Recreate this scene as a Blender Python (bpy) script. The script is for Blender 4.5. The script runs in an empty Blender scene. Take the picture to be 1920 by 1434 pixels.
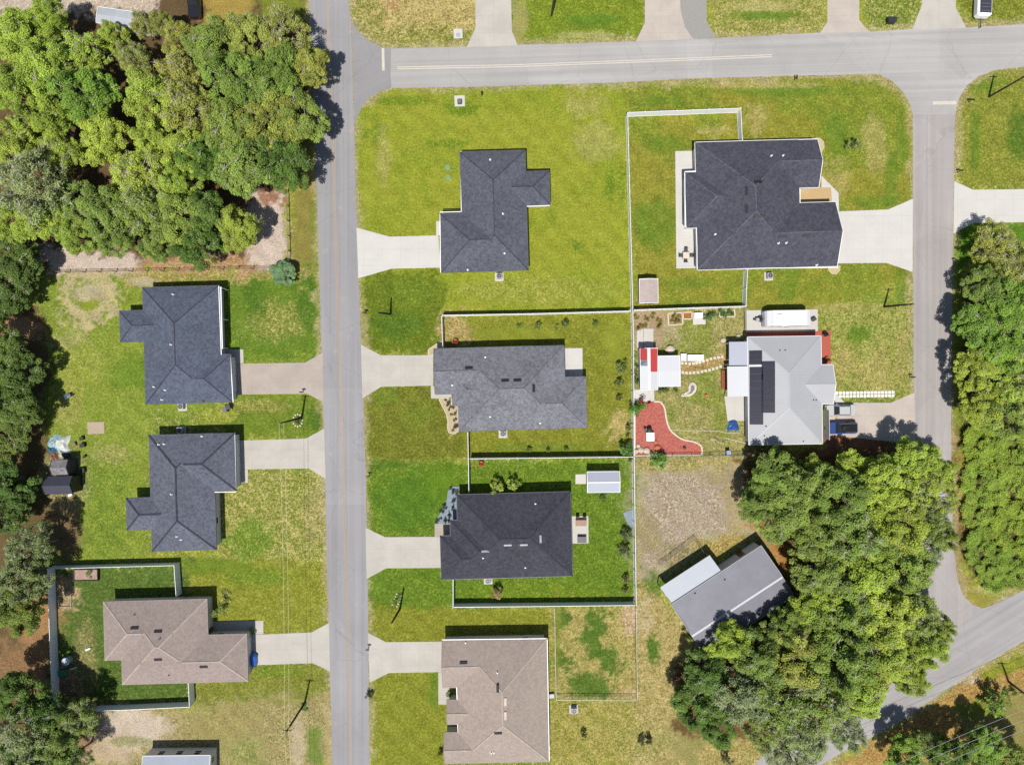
import bpy, math, random
import numpy as np
from mathutils import Vector
random.seed(7)
RNG = np.random.default_rng(11)
SC = bpy.context.scene
COL = SC.collection
R = math.radians

# ------------------------------------------------------------------ camera, sky, sun, exposure
H = 107.0                       # drone height above the ground (m)
cam = bpy.data.cameras.new('camera'); cam.sensor_width = 36.0
cam.lens = 36.0 * H / 160.0     # 160 m of ground across the picture
cam.clip_start = 0.5; cam.clip_end = 6000
camo = bpy.data.objects.new('camera', cam); COL.objects.link(camo)
camo.location = (0, 0, H); camo.rotation_euler = (0, 0, 0)
SC.camera = camo
SUN_EL = 66.0; SUN_AZ = (-0.22, -0.975)          # towards the sun, seen on the map
world = bpy.data.worlds.new('World'); SC.world = world; world.use_nodes = True
wn = world.node_tree; wn.nodes.clear()
wo = wn.nodes.new('ShaderNodeOutputWorld'); wb = wn.nodes.new('ShaderNodeBackground'); ws = wn.nodes.new('ShaderNodeTexSky')
ws.sky_type = 'NISHITA'; ws.sun_disc = False; ws.sun_elevation = R(SUN_EL)
ws.sun_rotation = math.atan2(SUN_AZ[0], SUN_AZ[1])
wb.inputs['Strength'].default_value = 0.07
wn.links.new(ws.outputs[0], wb.inputs[0]); wn.links.new(wb.outputs[0], wo.inputs[0])
sl = bpy.data.lights.new('sun', 'SUN'); sl.energy = 4.3; sl.angle = R(0.53); sl.color = (1.0, 0.965, 0.91)
so = bpy.data.objects.new('sun', sl); COL.objects.link(so)
ce = math.cos(R(SUN_EL)); se = math.sin(R(SUN_EL)); nrm = math.hypot(*SUN_AZ)
so.rotation_euler = Vector((-SUN_AZ[0]/nrm*ce, -SUN_AZ[1]/nrm*ce, -se)).to_track_quat('-Z', 'Y').to_euler()
so.location = (-10, -40, 120)
vs = SC.view_settings; vs.view_transform = 'Standard'; vs.look = 'None'; vs.exposure = 0.42; vs.gamma = 1.0
vs.use_curve_mapping = False
SC.cycles.use_denoising = False
SC.cycles.max_bounces = 6; SC.cycles.transparent_max_bounces = 6

# ------------------------------------------------------------------ helpers
GAIN = 1.9
def lin(c): return tuple((v/255/12.92) if v/255 <= 0.04045 else ((v/255+0.055)/1.055)**2.4 for v in c)
def pc(r, g, b, k=1.0):          # the albedo of a level sunlit surface that photographs as this sRGB colour
    return tuple(min(0.85, v/GAIN*k) for v in lin((r, g, b)))
def P(px, py, h=0.0):            # map point (photograph pixel scale, 12 px per metre) of something h metres above the ground
    f = (H-h)/H/12.0
    return ((px-960)*f, (717-py)*f)
def P3(px, py, h=0.0):
    x, y = P(px, py, h); return (x, y, h)

class MB:
    def __init__(s): s.v = []; s.f = []; s.sm = False
    def add(s, vs, fs):
        o = len(s.v); s.v += [tuple(v) for v in vs]; s.f += [tuple(i+o for i in f) for f in fs]; return s
    def box(s, cx, cy, z0, sx, sy, sz, rot=0.0):
        c, n = math.cos(rot), math.sin(rot); a, b = sx/2, sy/2
        q = [(-a,-b),(a,-b),(a,b),(-a,b)]
        p = [(cx+x*c-y*n, cy+x*n+y*c) for x, y in q]
        return s.add([(x,y,z0) for x,y in p]+[(x,y,z0+sz) for x,y in p],
                     [(3,2,1,0),(4,5,6,7),(0,1,5,4),(1,2,6,5),(2,3,7,6),(3,0,4,7)])
    def bbox(s, cx, cy, z0, sx, sy, sz, bev, rot=0.0):     # box with chamfered top and vertical edges
        c, n = math.cos(rot), math.sin(rot)
        def ring(a, b, k, z):
            q = [(-a+k,-b),(a-k,-b),(a,-b+k),(a,b-k),(a-k,b),(-a+k,b),(-a,b-k),(-a,-b+k)]
            return [(cx+x*c-y*n, cy+x*n+y*c, z) for x, y in q]
        a, b = sx/2, sy/2
        vs = ring(a,b,bev,z0)+ring(a,b,bev,z0+sz-bev)+ring(a-bev,b-bev,bev*0.6,z0+sz)
        fs = [tuple(range(7,-1,-1)), tuple(range(16,24))]
        for k in (0, 8):
            for i in range(8):
                j = (i+1) % 8; fs.append((k+i,k+j,k+8+j,k+8+i))
        return s.add(vs, fs)
    def prism(s, pts, z0, z1):
        n = len(pts)
        ar = sum(pts[i][0]*pts[(i+1)%n][1]-pts[(i+1)%n][0]*pts[i][1] for i in range(n))
        if ar < 0: pts = pts[::-1]
        vs = [(x,y,z0) for x,y in pts]+[(x,y,z1) for x,y in pts]
        fs = [tuple(range(n-1,-1,-1)), tuple(range(n,2*n))]
        for i in range(n):
            j = (i+1)%n; fs.append((i,j,n+j,n+i))
        return s.add(vs, fs)
    def sheet(s, pts, z):
        n = len(pts)
        ar = sum(pts[i][0]*pts[(i+1)%n][1]-pts[(i+1)%n][0]*pts[i][1] for i in range(n))
        if ar < 0: pts = pts[::-1]
        return s.add([(x,y,z) for x,y in pts], [tuple(range(n))])
    def beam(s, p0, p1, w, h, up=(0,0,1)):
        p0, p1 = Vector(p0), Vector(p1); d = (p1-p0)
        if d.length < 1e-6: return s
        d.normalize(); u = Vector(up); sd = d.cross(u)
        if sd.length < 1e-4: sd = d.cross(Vector((1,0,0)))
        sd.normalize(); u = sd.cross(d)
        vs = []
        for p in (p0, p1):
            for a, b in ((-1,-1),(1,-1),(1,1),(-1,1)): vs.append(p+sd*(a*w/2)+u*(b*h/2))
        return s.add(vs, [(0,1,2,3),(7,6,5,4),(0,4,5,1),(1,5,6,2),(2,6,7,3),(3,7,4,0)])
    def tube(s, pts, rad, n=6, cap=True):
        pts = [Vector(p) for p in pts]
        if not hasattr(rad, '__len__'): rad = [rad]*len(pts)
        o = len(s.v); m = len(pts)
        for i, p in enumerate(pts):
            d = (pts[min(i+1,m-1)]-pts[max(i-1,0)])
            if d.length < 1e-7: d = Vector((0,0,1))
            d.normalize(); a = d.orthogonal() if abs(d.z) < 0.9 else d.cross(Vector((0,1,0))); a.normalize(); b = d.cross(a)
            for k in range(n):
                t = 2*math.pi*k/n; s.v.append(tuple(p+(a*math.cos(t)+b*math.sin(t))*rad[i]))
        for i in range(m-1):
            for k in range(n):
                j = (k+1)%n; s.f.append((o+i*n+k,o+i*n+j,o+(i+1)*n+j,o+(i+1)*n+k))
        if cap:
            s.f.append(tuple(o+k for k in range(n-1,-1,-1))); s.f.append(tuple(o+(m-1)*n+k for k in range(n)))
        return s
    def lathe(s, prof, n=16, cx=0, cy=0):
        o = len(s.v); m = len(prof)
        for r, z in prof:
            for k in range(n):
                t = 2*math.pi*k/n; s.v.append((cx+r*math.cos(t), cy+r*math.sin(t), z))
        for i in range(m-1):
            for k in range(n):
                j=(k+1)%n; s.f.append((o+i*n+k,o+i*n+j,o+(i+1)*n+j,o+(i+1)*n+k))
        s.f.append(tuple(o+k for k in range(n-1,-1,-1))); s.f.append(tuple(o+(m-1)*n+k for k in range(n)))
        return s
    def mesh(s, name, mat, smooth=False):
        me = bpy.data.meshes.new(name); me.from_pydata(s.v, [], s.f)
        if mat: me.materials.append(mat)
        if smooth: me.polygons.foreach_set('use_smooth', [True]*len(me.polygons))
        me.update(); return me
    def build(s, name, mat, parent=None, loc=(0,0,0), rot=0.0, smooth=False):
        return link(name, s.mesh(name, mat, smooth), parent, loc, rot)

def link(name, me, parent=None, loc=(0,0,0), rot=0.0):
    o = bpy.data.objects.new(name, me); COL.objects.link(o)
    o.location = loc
    o.rotation_euler = rot if hasattr(rot, '__len__') else (0,0,rot)
    if parent: o.parent = parent
    return o
def thing(name, label, cat, loc=(0,0,0), rot=0.0, group=None):
    o = link(name, None, None, loc, rot); o.empty_display_size = 0.3
    return tag(o, label, cat, group)
def tag(o, label=None, cat=None, group=None, kind=None):
    if label: o['label'] = label
    if cat: o['category'] = cat
    if group: o['group'] = group
    if kind: o['kind'] = kind
    return o
def copy_tree(o, parent=None):
    c = o.copy(); COL.objects.link(c); c.parent = parent
    for ch in o.children: copy_tree(ch, c)
    return c

# ------------------------------------------------------------------ materials
class N:
    def __init__(s, m): s.t = m.node_tree; s.n = s.t.nodes; s.l = s.t.links; s.coord = None
    def new(s, kind, **kw):
        x = s.n.new(kind)
        for k, v in kw.items():
            if k.startswith('i_'): x.inputs[k[2:].replace('_',' ')].default_value = v
            else: setattr(x, k, v)
        return x
    def link(s, a, b): s.l.new(a, b)
    def obj(s):
        if s.coord is None: s.coord = s.new('ShaderNodeTexCoord')
        return s.coord.outputs['Object']
    def noise(s, scale, detail=3, rough=0.55, vec=None, stretch=None):
        x = s.new('ShaderNodeTexNoise'); x.inputs['Scale'].default_value = scale
        x.inputs['Detail'].default_value = detail; x.inputs['Roughness'].default_value = rough
        v = vec or s.obj()
        if stretch:
            mp = s.new('ShaderNodeMapping'); mp.inputs['Scale'].default_value = stretch; s.link(v, mp.inputs[0]); v = mp.outputs[0]
        s.link(v, x.inputs['Vector']); return x.outputs['Fac']
    def ramp(s, fac, a, b, ca=0.0, cb=1.0):
        x = s.new('ShaderNodeMapRange'); x.inputs['From Min'].default_value = a; x.inputs['From Max'].default_value = b
        x.inputs['To Min'].default_value = ca; x.inputs['To Max'].default_value = cb; s.link(fac, x.inputs['Value']); return x.outputs[0]
    def mix(s, fac, a, b, mode='MIX'):
        x = s.new('ShaderNodeMix', data_type='RGBA', blend_type=mode)
        if isinstance(fac, (int,float)): x.inputs[0].default_value = fac
        else: s.link(fac, x.inputs[0])
        for i, c in ((6,a),(7,b)):
            if isinstance(c, tuple): x.inputs[i].default_value = (*c[:3],1)
            else: s.link(c, x.inputs[i])
        return x.outputs[2]
    def math(s, op, a, b=None):
        x = s.new('ShaderNodeMath', operation=op)
        for i, c in ((0,a),(1,b)):
            if c is None: continue
            if isinstance(c,(int,float)): x.inputs[i].default_value = c
            else: s.link(c, x.inputs[i])
        return x.outputs[0]
    def bump(s, h, strength, dist=0.05):
        x = s.new('ShaderNodeBump'); x.inputs['Strength'].default_value = strength; x.inputs['Distance'].default_value = dist
        s.link(h, x.inputs['Height']); return x.outputs[0]
def newmat(name):
    m = bpy.data.materials.new(name); m.use_nodes = True; n = N(m); b = m.node_tree.nodes['Principled BSDF']
    return m, n, b
MC = {}
def plain(name, col, rough=0.7, spec=0.3, metal=0.0, var=0.12, scale=2.5, bump=0.0, coat=0.0):
    if name in MC: return MC[name]
    m, n, b = newmat(name)
    f = n.noise(scale, 4, 0.6)
    v = n.ramp(f, 0.25, 0.75, 1-var, 1+var)
    c = n.mix(1.0, col, v, 'MULTIPLY')
    n.link(c, b.inputs['Base Color'])
    b.inputs['Roughness'].default_value = rough; b.inputs['Specular IOR Level'].default_value = spec
    b.inputs['Metallic'].default_value = metal; b.inputs['Coat Weight'].default_value = coat
    if bump: n.link(n.bump(n.noise(scale*8,3), bump, 0.02), b.inputs['Normal'])
    MC[name] = m; return m
def shingle(name, col, amp=1.0):
    m, n, b = newmat(name)
    big = n.noise(0.22, 4, 0.6); fine = n.noise(5.5, 2, 0.75); mid = n.noise(1.7, 3, 0.6)
    # staggered tabs: voronoi cells squashed along the slope give the mottled shingle tone
    vo = n.new('ShaderNodeTexVoronoi'); vo.inputs['Scale'].default_value = 3.2; n.link(n.obj(), vo.inputs['Vector'])
    sep = n.new('ShaderNodeSeparateColor'); n.link(vo.outputs['Color'], sep.inputs[0])
    k = n.math('ADD', n.ramp(fine, 0.2, 0.8, -0.30*amp, 0.30*amp), n.ramp(big, 0.3, 0.7, -0.08*amp, 0.10*amp))
    k = n.math('ADD', k, n.ramp(sep.outputs[0], 0, 1, -0.20*amp, 0.20*amp))
    k = n.math('ADD', k, n.ramp(mid, 0.3, 0.7, 1-0.07*amp, 1+0.07*amp))
    c = n.mix(1.0, col, k, 'MULTIPLY')
    # pale granule scuffs
    sc = n.ramp(n.noise(7.0, 2, 0.7), 0.66, 0.78, 0.0, 0.35*amp)
    c = n.mix(sc, c, tuple(min(1, v*2.2+0.02) for v in col))
    n.link(c, b.inputs['Base Color']); b.inputs['Roughness'].default_value = 0.95; b.inputs['Specular IOR Level'].default_value = 0.15
    n.link(n.bump(fine, 0.35, 0.03), b.inputs['Normal'])
    return m
def metalroof(name, col, ribs=2.6, dirt=0.12, rough=0.55):
    m, n, b = newmat(name)
    g = n.new('ShaderNodeNewGeometry'); vt = n.new('ShaderNodeVectorTransform', vector_type='NORMAL', convert_from='WORLD', convert_to='OBJECT')
    n.link(g.outputs['Normal'], vt.inputs[0]); sn = n.new('ShaderNodeSeparateXYZ'); n.link(vt.outputs[0], sn.inputs[0])
    so_ = n.new('ShaderNodeSeparateXYZ'); n.link(n.obj(), so_.inputs[0])
    sel = n.math('GREATER_THAN', n.math('ABSOLUTE', sn.outputs[0]), n.math('ABSOLUTE', sn.outputs[1]))
    cc = n.math('ADD', n.math('MULTIPLY', sel, so_.outputs[1]), n.math('MULTIPLY', n.math('SUBTRACT', 1.0, sel), so_.outputs[0]))
    w = n.math('ABSOLUTE', n.math('SINE', n.math('MULTIPLY', cc, math.pi*ribs)))
    rib = n.ramp(w, 0.0, 0.25, 1.0, 0.0)
    k = n.math('ADD', n.ramp(n.noise(0.35, 5, 0.65), 0.3, 0.7, 1-dirt, 1+dirt*0.6), n.math('MULTIPLY', rib, -0.035))
    n.link(n.mix(1.0, col, k, 'MULTIPLY'), b.inputs['Base Color'])
    b.inputs['Roughness'].default_value = rough; b.inputs['Specular IOR Level'].default_value = 0.4
    n.link(n.bump(rib, 0.3, 0.03), b.inputs['Normal'])
    return m
def concrete(name, col, stain=0.10):
    m, n, b = newmat(name)
    k = n.math('ADD', n.ramp(n.noise(0.35, 5, 0.6), 0.3, 0.7, 1-stain, 1+stain*0.4), n.ramp(n.noise(9, 3, 0.7), 0.3, 0.7, -0.04, 0.04))
    c = n.mix(1.0, col, k, 'MULTIPLY')
    st = n.ramp(n.noise(0.9, 5, 0.7), 0.60, 0.78, 0.0, 0.35)
    c = n.mix(st, c, tuple(v*0.72 for v in col))
    br = n.new('ShaderNodeTexBrick'); br.offset = 0.0
    br.inputs['Scale'].default_value = 1.0; br.inputs['Mortar Size'].default_value = 0.012; br.inputs['Brick Width'].default_value = 2.9; br.inputs['Row Height'].default_value = 2.6
    n.link(n.obj(), br.inputs['Vector'])
    c = n.mix(n.math('MULTIPLY', br.outputs['Fac'], 0.5), c, tuple(v*0.5 for v in col))
    ty = n.ramp(n.noise(1.0, 4, 0.7, None, (0.08,0.9,1)), 0.55, 0.75, 0.0, 0.28); c = n.mix(ty, c, tuple(v*0.70 for v in col))
    n.link(c, b.inputs['Base Color']); b.inputs['Roughness'].default_value = 0.9; b.inputs['Specular IOR Level'].default_value = 0.2
    return m
def asphalt(name, col, ang=0.0, streak=0.10):
    m, n, b = newmat(name)
    mp = n.new('ShaderNodeMapping'); mp.inputs['Rotation'].default_value = (0,0,-ang); n.link(n.obj(), mp.inputs[0])
    mp2 = n.new('ShaderNodeMapping'); mp2.inputs['Scale'].default_value = (0.018, 1.3, 1); n.link(mp.outputs[0], mp2.inputs[0])
    st = n.noise(1.0, 3, 0.6, mp2.outputs[0])
    k = n.math('ADD', n.ramp(st, 0.3, 0.7, 1-streak, 1+streak), n.ramp(n.noise(0.12, 5, 0.6), 0.3, 0.7, -0.07, 0.07))
    k = n.math('ADD', k, n.ramp(n.noise(11, 3, 0.8), 0.25, 0.75, -0.07, 0.07))
    c = n.mix(1.0, col, k, 'MULTIPLY')
    vo = n.new('ShaderNodeTexVoronoi', feature='DISTANCE_TO_EDGE'); vo.inputs['Scale'].default_value = 0.11
    wv = n.new('ShaderNodeVectorMath', operation='ADD'); nz = n.new('ShaderNodeTexNoise'); nz.inputs['Scale'].default_value = 0.5; nz.inputs['Detail'].default_value = 4
    n.link(n.obj(), nz.inputs['Vector']); n.link(nz.outputs['Color'], wv.inputs[0]); n.link(n.obj(), wv.inputs[1]); n.link(wv.outputs[0], vo.inputs['Vector'])
    cr = n.ramp(vo.outputs['Distance'], 0.0, 0.008, 0.26, 0.0)
    c = n.mix(cr, c, tuple(v*0.50 for v in col))
    v2 = n.new('ShaderNodeTexVoronoi', distance='CHEBYCHEV'); v2.inputs['Scale'].default_value = 0.075; n.link(mp.outputs[0], v2.inputs['Vector'])
    s2 = n.new('ShaderNodeSeparateColor'); n.link(v2.outputs['Color'], s2.inputs[0])
    c = n.mix(1.0, c, n.ramp(s2.outputs[0], 0, 1, 0.95, 1.045), 'MULTIPLY')
    oil = n.ramp(n.noise(0.8, 4, 0.7), 0.64, 0.76, 0.0, 0.22); c = n.mix(oil, c, tuple(v*0.5 for v in col))
    grit = n.ramp(n.noise(0.5, 4, 0.65), 0.60, 0.75, 0.0, 0.30); c = n.mix(grit, c, (0.40,0.34,0.26))
    n.link(c, b.inputs['Base Color']); b.inputs['Roughness'].default_value = 0.92; b.inputs['Specular IOR Level'].default_value = 0.25
    n.link(n.bump(n.noise(25, 2), 0.2, 0.01), b.inputs['Normal'])
    return m
def leafmat(name, var=0.45, trans=0.22):
    m, n, b = newmat(name)
    oi = n.new('ShaderNodeObjectInfo'); at = n.new('ShaderNodeAttribute'); at.attribute_name = 'tint'
    k = n.ramp(at.outputs['Fac'], 0, 1, 1-var, 1+var)
    c = n.mix(1.0, oi.outputs['Color'], k, 'MULTIPLY')
    big = n.ramp(n.noise(0.45, 2), 0.35, 0.65, 0.0, 0.30)
    hs = n.new('ShaderNodeHueSaturation'); hs.inputs['Hue'].default_value = 0.475; hs.inputs['Value'].default_value = 1.12; n.link(c, hs.inputs['Color'])
    c = n.mix(big, c, hs.outputs[0])
    n.link(c, b.inputs['Base Color']); b.inputs['Roughness'].default_value = 0.6; b.inputs['Specular IOR Level'].default_value = 0.25
    tr = n.new('ShaderNodeBsdfTranslucent'); n.link(c, tr.inputs['Color'])
    ms = n.new('ShaderNodeMixShader'); ms.inputs[0].default_value = trans
    n.link(b.outputs[0], ms.inputs[1]); n.link(tr.outputs[0], ms.inputs[2])
    n.link(ms.outputs[0], n.n['Material Output'].inputs['Surface'])
    return m
M_LEAF = leafmat('leaves')
M_BARK = plain('bark', (0.17,0.145,0.12), 0.9, 0.1, var=0.4, scale=3)
M_TWIG = plain('pale_twig', (0.33,0.31,0.25), 0.9, 0.1, var=0.3, scale=2)
M_WHITE = plain('white_paint', (0.72,0.72,0.71), 0.5, 0.4, var=0.05)
M_VINYL = plain('white_vinyl', (0.74,0.74,0.75), 0.45, 0.4, var=0.05, scale=1.2)
M_BLACK = plain('black_plastic', (0.018,0.018,0.02), 0.5, 0.4, var=0.2)
M_DARK = plain('dark_metal', (0.045,0.045,0.05), 0.5, 0.5, var=0.2)
M_GREY = plain('grey_metal', (0.30,0.31,0.32), 0.5, 0.5, var=0.12)
M_GALV = plain('galvanised', (0.34,0.36,0.32), 0.5, 0.5, metal=0.2, var=0.1)
M_GLASS = plain('dark_glass', (0.02,0.025,0.03), 0.08, 0.6, var=0.1)
M_RUBBER = plain('rubber', (0.02,0.02,0.02), 0.85, 0.2, var=0.1)
M_WOOD = plain('weathered_wood', (0.20,0.14,0.09), 0.9, 0.1, var=0.3, scale=4)
M_POLE = plain('pole_wood', (0.055,0.042,0.035), 0.9, 0.1, var=0.25, scale=3)
M_REDWOOD = plain('red_stained_wood', (0.24,0.085,0.04), 0.85, 0.1, var=0.25, scale=4)
M_TERRA = plain('terracotta', (0.42,0.12,0.06), 0.8, 0.2, var=0.15)
M_STONE = plain('pale_stone', (0.50,0.44,0.36), 0.9, 0.1, var=0.2, scale=3)
M_ROCK = plain('beige_rock', (0.46,0.38,0.29), 0.9, 0.1, var=0.25, scale=3)
M_WALLW = plain('stucco_white', (0.55,0.54,0.52), 0.9, 0.1, var=0.06)
M_WALLG = plain('stucco_grey', (0.46,0.47,0.49), 0.9, 0.1, var=0.06)
M_WALLT = plain('stucco_tan', (0.55,0.51,0.47), 0.9, 0.1, var=0.06)
M_CONC = concrete('driveway_concrete', pc(222,215,203), 0.12)
M_CONCB = concrete('bright_concrete', pc(238,234,226), 0.06)
M_CONCT = concrete('tan_concrete', pc(208,194,180), 0.14)
M_PATIO = concrete('patio_concrete', pc(232,227,218), 0.08)
M_ASPH = asphalt('road_asphalt', pc(177,175,176), math.pi/2)
M_ASPHH = asphalt('cross_road_asphalt', pc(198,195,191), 0.03)
M_ASPHD = asphalt('newer_asphalt', pc(172,169,170), 0.5, 0.04)
M_ASPHS = asphalt('side_street_asphalt', pc(194,187,183), math.pi/2)
M_ASPHL = asphalt('lower_road_asphalt', pc(190,186,184), 0.55)
M_LINEY = plain('worn_yellow_paint', pc(202,176,142), 0.8, 0.2, var=0.10, scale=1.5)
M_LINEW = plain('worn_white_paint', pc(238,229,210), 0.8, 0.2, var=0.10, scale=1.5)
# ------------------------------------------------------------------ ground
def vnoise(x, y, scale, seed, octaves=3):
    out = np.zeros_like(x); amp = 1.0; tot = 0
    for o in range(octaves):
        g = np.random.default_rng(seed*31+o).random((256,256)).astype(np.float32)
        u = x*scale*2**o+1000; v = y*scale*2**o+1000
        i = np.floor(u).astype(int); j = np.floor(v).astype(int); fu = u-i; fv = v-j
        fu = fu*fu*(3-2*fu); fv = fv*fv*(3-2*fv)
        a = g[i%256,j%256]; b = g[(i+1)%256,j%256]; c = g[i%256,(j+1)%256]; d = g[(i+1)%256,(j+1)%256]
        out += amp*((a*(1-fu)+b*fu)*(1-fv)+(c*(1-fu)+d*fu)*fv); tot += amp; amp *= 0.55
    return out/tot
def sdf(px, py, poly):
    inside = np.zeros(px.shape, bool); d2 = np.full(px.shape, 1e18)
    n = len(poly)
    for i in range(n):
        x0,y0 = poly[i]; x1,y1 = poly[(i+1)%n]
        if y0 != y1:
            c = ((y0>py)!=(y1>py)) & (px < (x1-x0)*(py-y0)/(y1-y0)+x0); inside ^= c
        ex,ey = x1-x0,y1-y0; t = np.clip(((px-x0)*ex+(py-y0)*ey)/(ex*ex+ey*ey+1e-9),0,1)
        d2 = np.minimum(d2,(px-x0-t*ex)**2+(py-y0-t*ey)**2)
    d = np.sqrt(d2); return np.where(inside, d, -d)
far = np.array([-1500,-900,-500,-300,-200,-150,-120,-100])
gx = np.concatenate([far, np.arange(-90,90.01,0.3), -far[::-1]]); gy = np.concatenate([far[:-1]-0, [-90], np.arange(-70,70.01,0.3), [90], -far[:-1][::-1]])
X, Y = np.meshgrid(gx, gy, indexing='ij'); X = X.astype(np.float32); Y = Y.astype(np.float32)
PX = 960+12*X; PY = 717-12*Y
w1 = vnoise(X,Y,0.45,3,4)-0.5; w2 = vnoise(X,Y,0.12,4,3)-0.5; w3 = vnoise(X,Y,1.3,5,2)-0.5
wr = RNG.random(X.shape).astype(np.float32)-0.5; w4 = vnoise(X,Y,2.2,6,2)-0.5
WARP = w1*40+w3*30+w4*26+wr*10
# palette (albedo)
YG = pc(166,168,58); OL = pc(150,146,58); GR = pc(122,142,48); DG = pc(88,120,42); VG = pc(108,140,46)
TAN = pc(206,188,128); PALE = pc(206,192,166); SAND = pc(226,208,190); LIT = pc(120,98,70); STRAW = pc(186,140,80); GREY = pc(176,160,140)
PINK = pc(216,190,174); DK = pc(78,84,40)
A = np.zeros(X.shape+(3,), np.float32); B = np.zeros_like(A); S = np.zeros(X.shape, np.float32)
def smooth(a, b, t):
    t = np.clip((t-a)/(b-a),0,1); return t*t*(3-2*t)
def paint(mask, a, b, s):
    global A, B, S
    m = mask[...,None]; A = A*(1-m)+np.array(a,np.float32)*m; B = B*(1-m)+np.array(b,np.float32)*m; S = S*(1-mask)+s*mask
def area(poly, a, b, s=0.5, soft=8, warp=1.0, k=1.0):
    m = smooth(-soft, soft, sdf(PX,PY,poly)+WARP*warp)*k; paint(m, a, b, s)
def blob(x, y, rx, ry, a, b, s=0.5, k=1.0, warp=1.0, ring=0):
    d = np.sqrt(((PX-x)/rx)**2+((PY-y)/ry)**2)
    d = d + WARP*warp/max(rx,ry)
    if ring: m = smooth(ring+0.28, ring, np.abs(d-1+ring*0.3))*k
    else: m = smooth(1.15,0.6,d)*k
    paint(m, a, b, s)
def rc(x0,y0,x1,y1): return [(x0,y0),(x1,y0),(x1,y1),(x0,y1)]
t = smooth(0.35,0.65,vnoise(X,Y,0.10,8,3))[...,None]
A = np.array(YG,np.float32)*(1-t)+np.array(GR,np.float32)*t; B = np.zeros_like(A)+np.array(TAN,np.float32); S[:] = 0.35
NG = smooth(0.45,0.62,vnoise(X,Y,0.20,21,3))           # patchy greener areas in any lawn
# left-hand lots
area(rc(80,505,610,775), pc(134,152,52), pc(168,166,74), 0.55); area(rc(80,620,280,1060), pc(140,156,54), pc(170,166,78), 0.6); blob(250,700,50,40,VG,GR,0.4,0.6); blob(190,900,60,60,pc(116,140,56),YG,0.5,0.7); blob(210,850,50,24,pc(164,158,84),TAN,0.6,0.6); blob(200,990,50,50,pc(112,136,52),YG,0.5,0.7); blob(130,760,30,50,pc(164,160,74),TAN,0.5,0.6)
area(rc(425,505,602,672), VG, OL, 0.5, soft=5); blob(520,600,70,45,pc(140,146,56),TAN,0.5,0.8); blob(475,560,22,45,DG,GR,0.3,0.8); blob(575,560,20,70,DG,GR,0.4,0.8)
area(rc(430,745,612,828), GR, OL, 0.5,6); blob(590,780,18,25,DG,GR,0.3,0.8); blob(480,760,70,14,OL,TAN,0.5,0.7)
area(rc(400,880,614,1060), pc(140,148,52), TAN, 0.62); blob(470,1010,50,40,VG,YG,0.4,0.7); blob(590,960,22,60,pc(160,150,84),TAN,0.7,0.7)
area(rc(340,1050,620,1190), pc(150,146,48), pc(176,166,76), 0.55); blob(480,1080,80,22,VG,YG,0.4,0.7); blob(360,1060,120,18,GR,VG,0.3,0.8)
area(rc(360,1240,622,1340), pc(138,138,52), pc(170,158,80), 0.6); blob(520,1258,60,12,GR,YG,0.4,0.7)
area(rc(100,1060,350,1330), pc(92,116,48), pc(128,134,66), 0.5,6); blob(160,1240,26,90,pc(150,136,86),TAN,0.55,0.6); area(rc(104,1075,140,1150), pc(168,146,120), TAN, 0.6,8); area(rc(108,1240,150,1330), pc(172,140,110), TAN,0.5,10)
blob(165,560,42,46,pc(206,190,150),TAN,0.6,0.9,1.4,ring=0.22); blob(165,560,20,20,YG,GR,0.5,0.8); blob(170,548,26,14,PALE,TAN,0.5,0.8)
blob(125,640,30,20,pc(180,170,110),TAN,0.5,0.6); blob(150,690,50,50,YG,TAN,0.4,0.5)
area([(215,500),(600,490),(600,520),(420,530),(240,535)], pc(168,152,78), TAN, 0.5,8); blob(270,528,34,8,PALE,TAN,0.5,0.8)
area([(140,1330),(360,1330),(622,1300),(622,1440),(130,1440)], pc(204,184,132), pc(126,122,58), 0.72,14); blob(250,1365,80,45,SAND,PALE,0.5,0.9); blob(200,1400,60,40,PINK,TAN,0.5,0.7)
blob(430,1350,80,40,pc(140,136,62),TAN,0.8,0.6); blob(460,1410,40,34,GR,TAN,0.5,0.7); blob(590,1400,16,50,GR,VG,0.4,0.8); blob(560,1395,14,60,SAND,TAN,0.6,0.6)
blob(250,1390,60,10,GR,TAN,0.4,0.6)
# wood floors, left
area([(-60,-60),(590,-60),(592,260),(560,330),(535,352),(540,500),(90,512),(-60,620)], LIT, pc(110,92,62), 0.6,6)
area([(545,250),(592,250),(600,505),(542,505)], pc(164,146,78), pc(140,140,60), 0.55,5); blob(590,430,10,80,OL,GR,0.4,0.7)
area([(470,365),(535,358),(540,500),(455,502),(470,440)], SAND, PINK, 0.5,8,0.7); blob(505,370,30,14,pc(186,130,100),LIT,0.5,0.9); area([(80,462),(180,470),(280,490),(280,508),(90,512)], SAND, PINK,0.5,8)
area([(270,480),(460,480),(470,503),(260,508)], pc(196,150,110), pc(206,180,140),0.6,6)
area([(-60,560),(60,580),(95,640),(80,800),(110,900),(95,1060),(85,1440),(-60,1440)], pc(120,104,66), LIT, 0.6,10)
blob(45,615,50,24,pc(204,164,130),STRAW,0.5,0.9); blob(120,985,40,70,pc(150,120,92),LIT,0.6,0.9); blob(70,1170,50,70,pc(180,140,104),STRAW,0.6,0.9); blob(40,1250,60,60,pc(176,136,98),LIT,0.6,0.9); blob(130,1370,50,60,pc(168,130,96),LIT,0.6,0.8)
blob(120,900,50,70,pc(150,140,100),TAN,0.6,0.7)
area(rc(-60,-60,300,30), pc(208,190,168), SAND,0.4,8); area(rc(385,-60,480,45), pc(190,158,84), pc(160,150,70),0.5,12); area(rc(480,-60,585,40), OL, GR,0.5,12)
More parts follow.
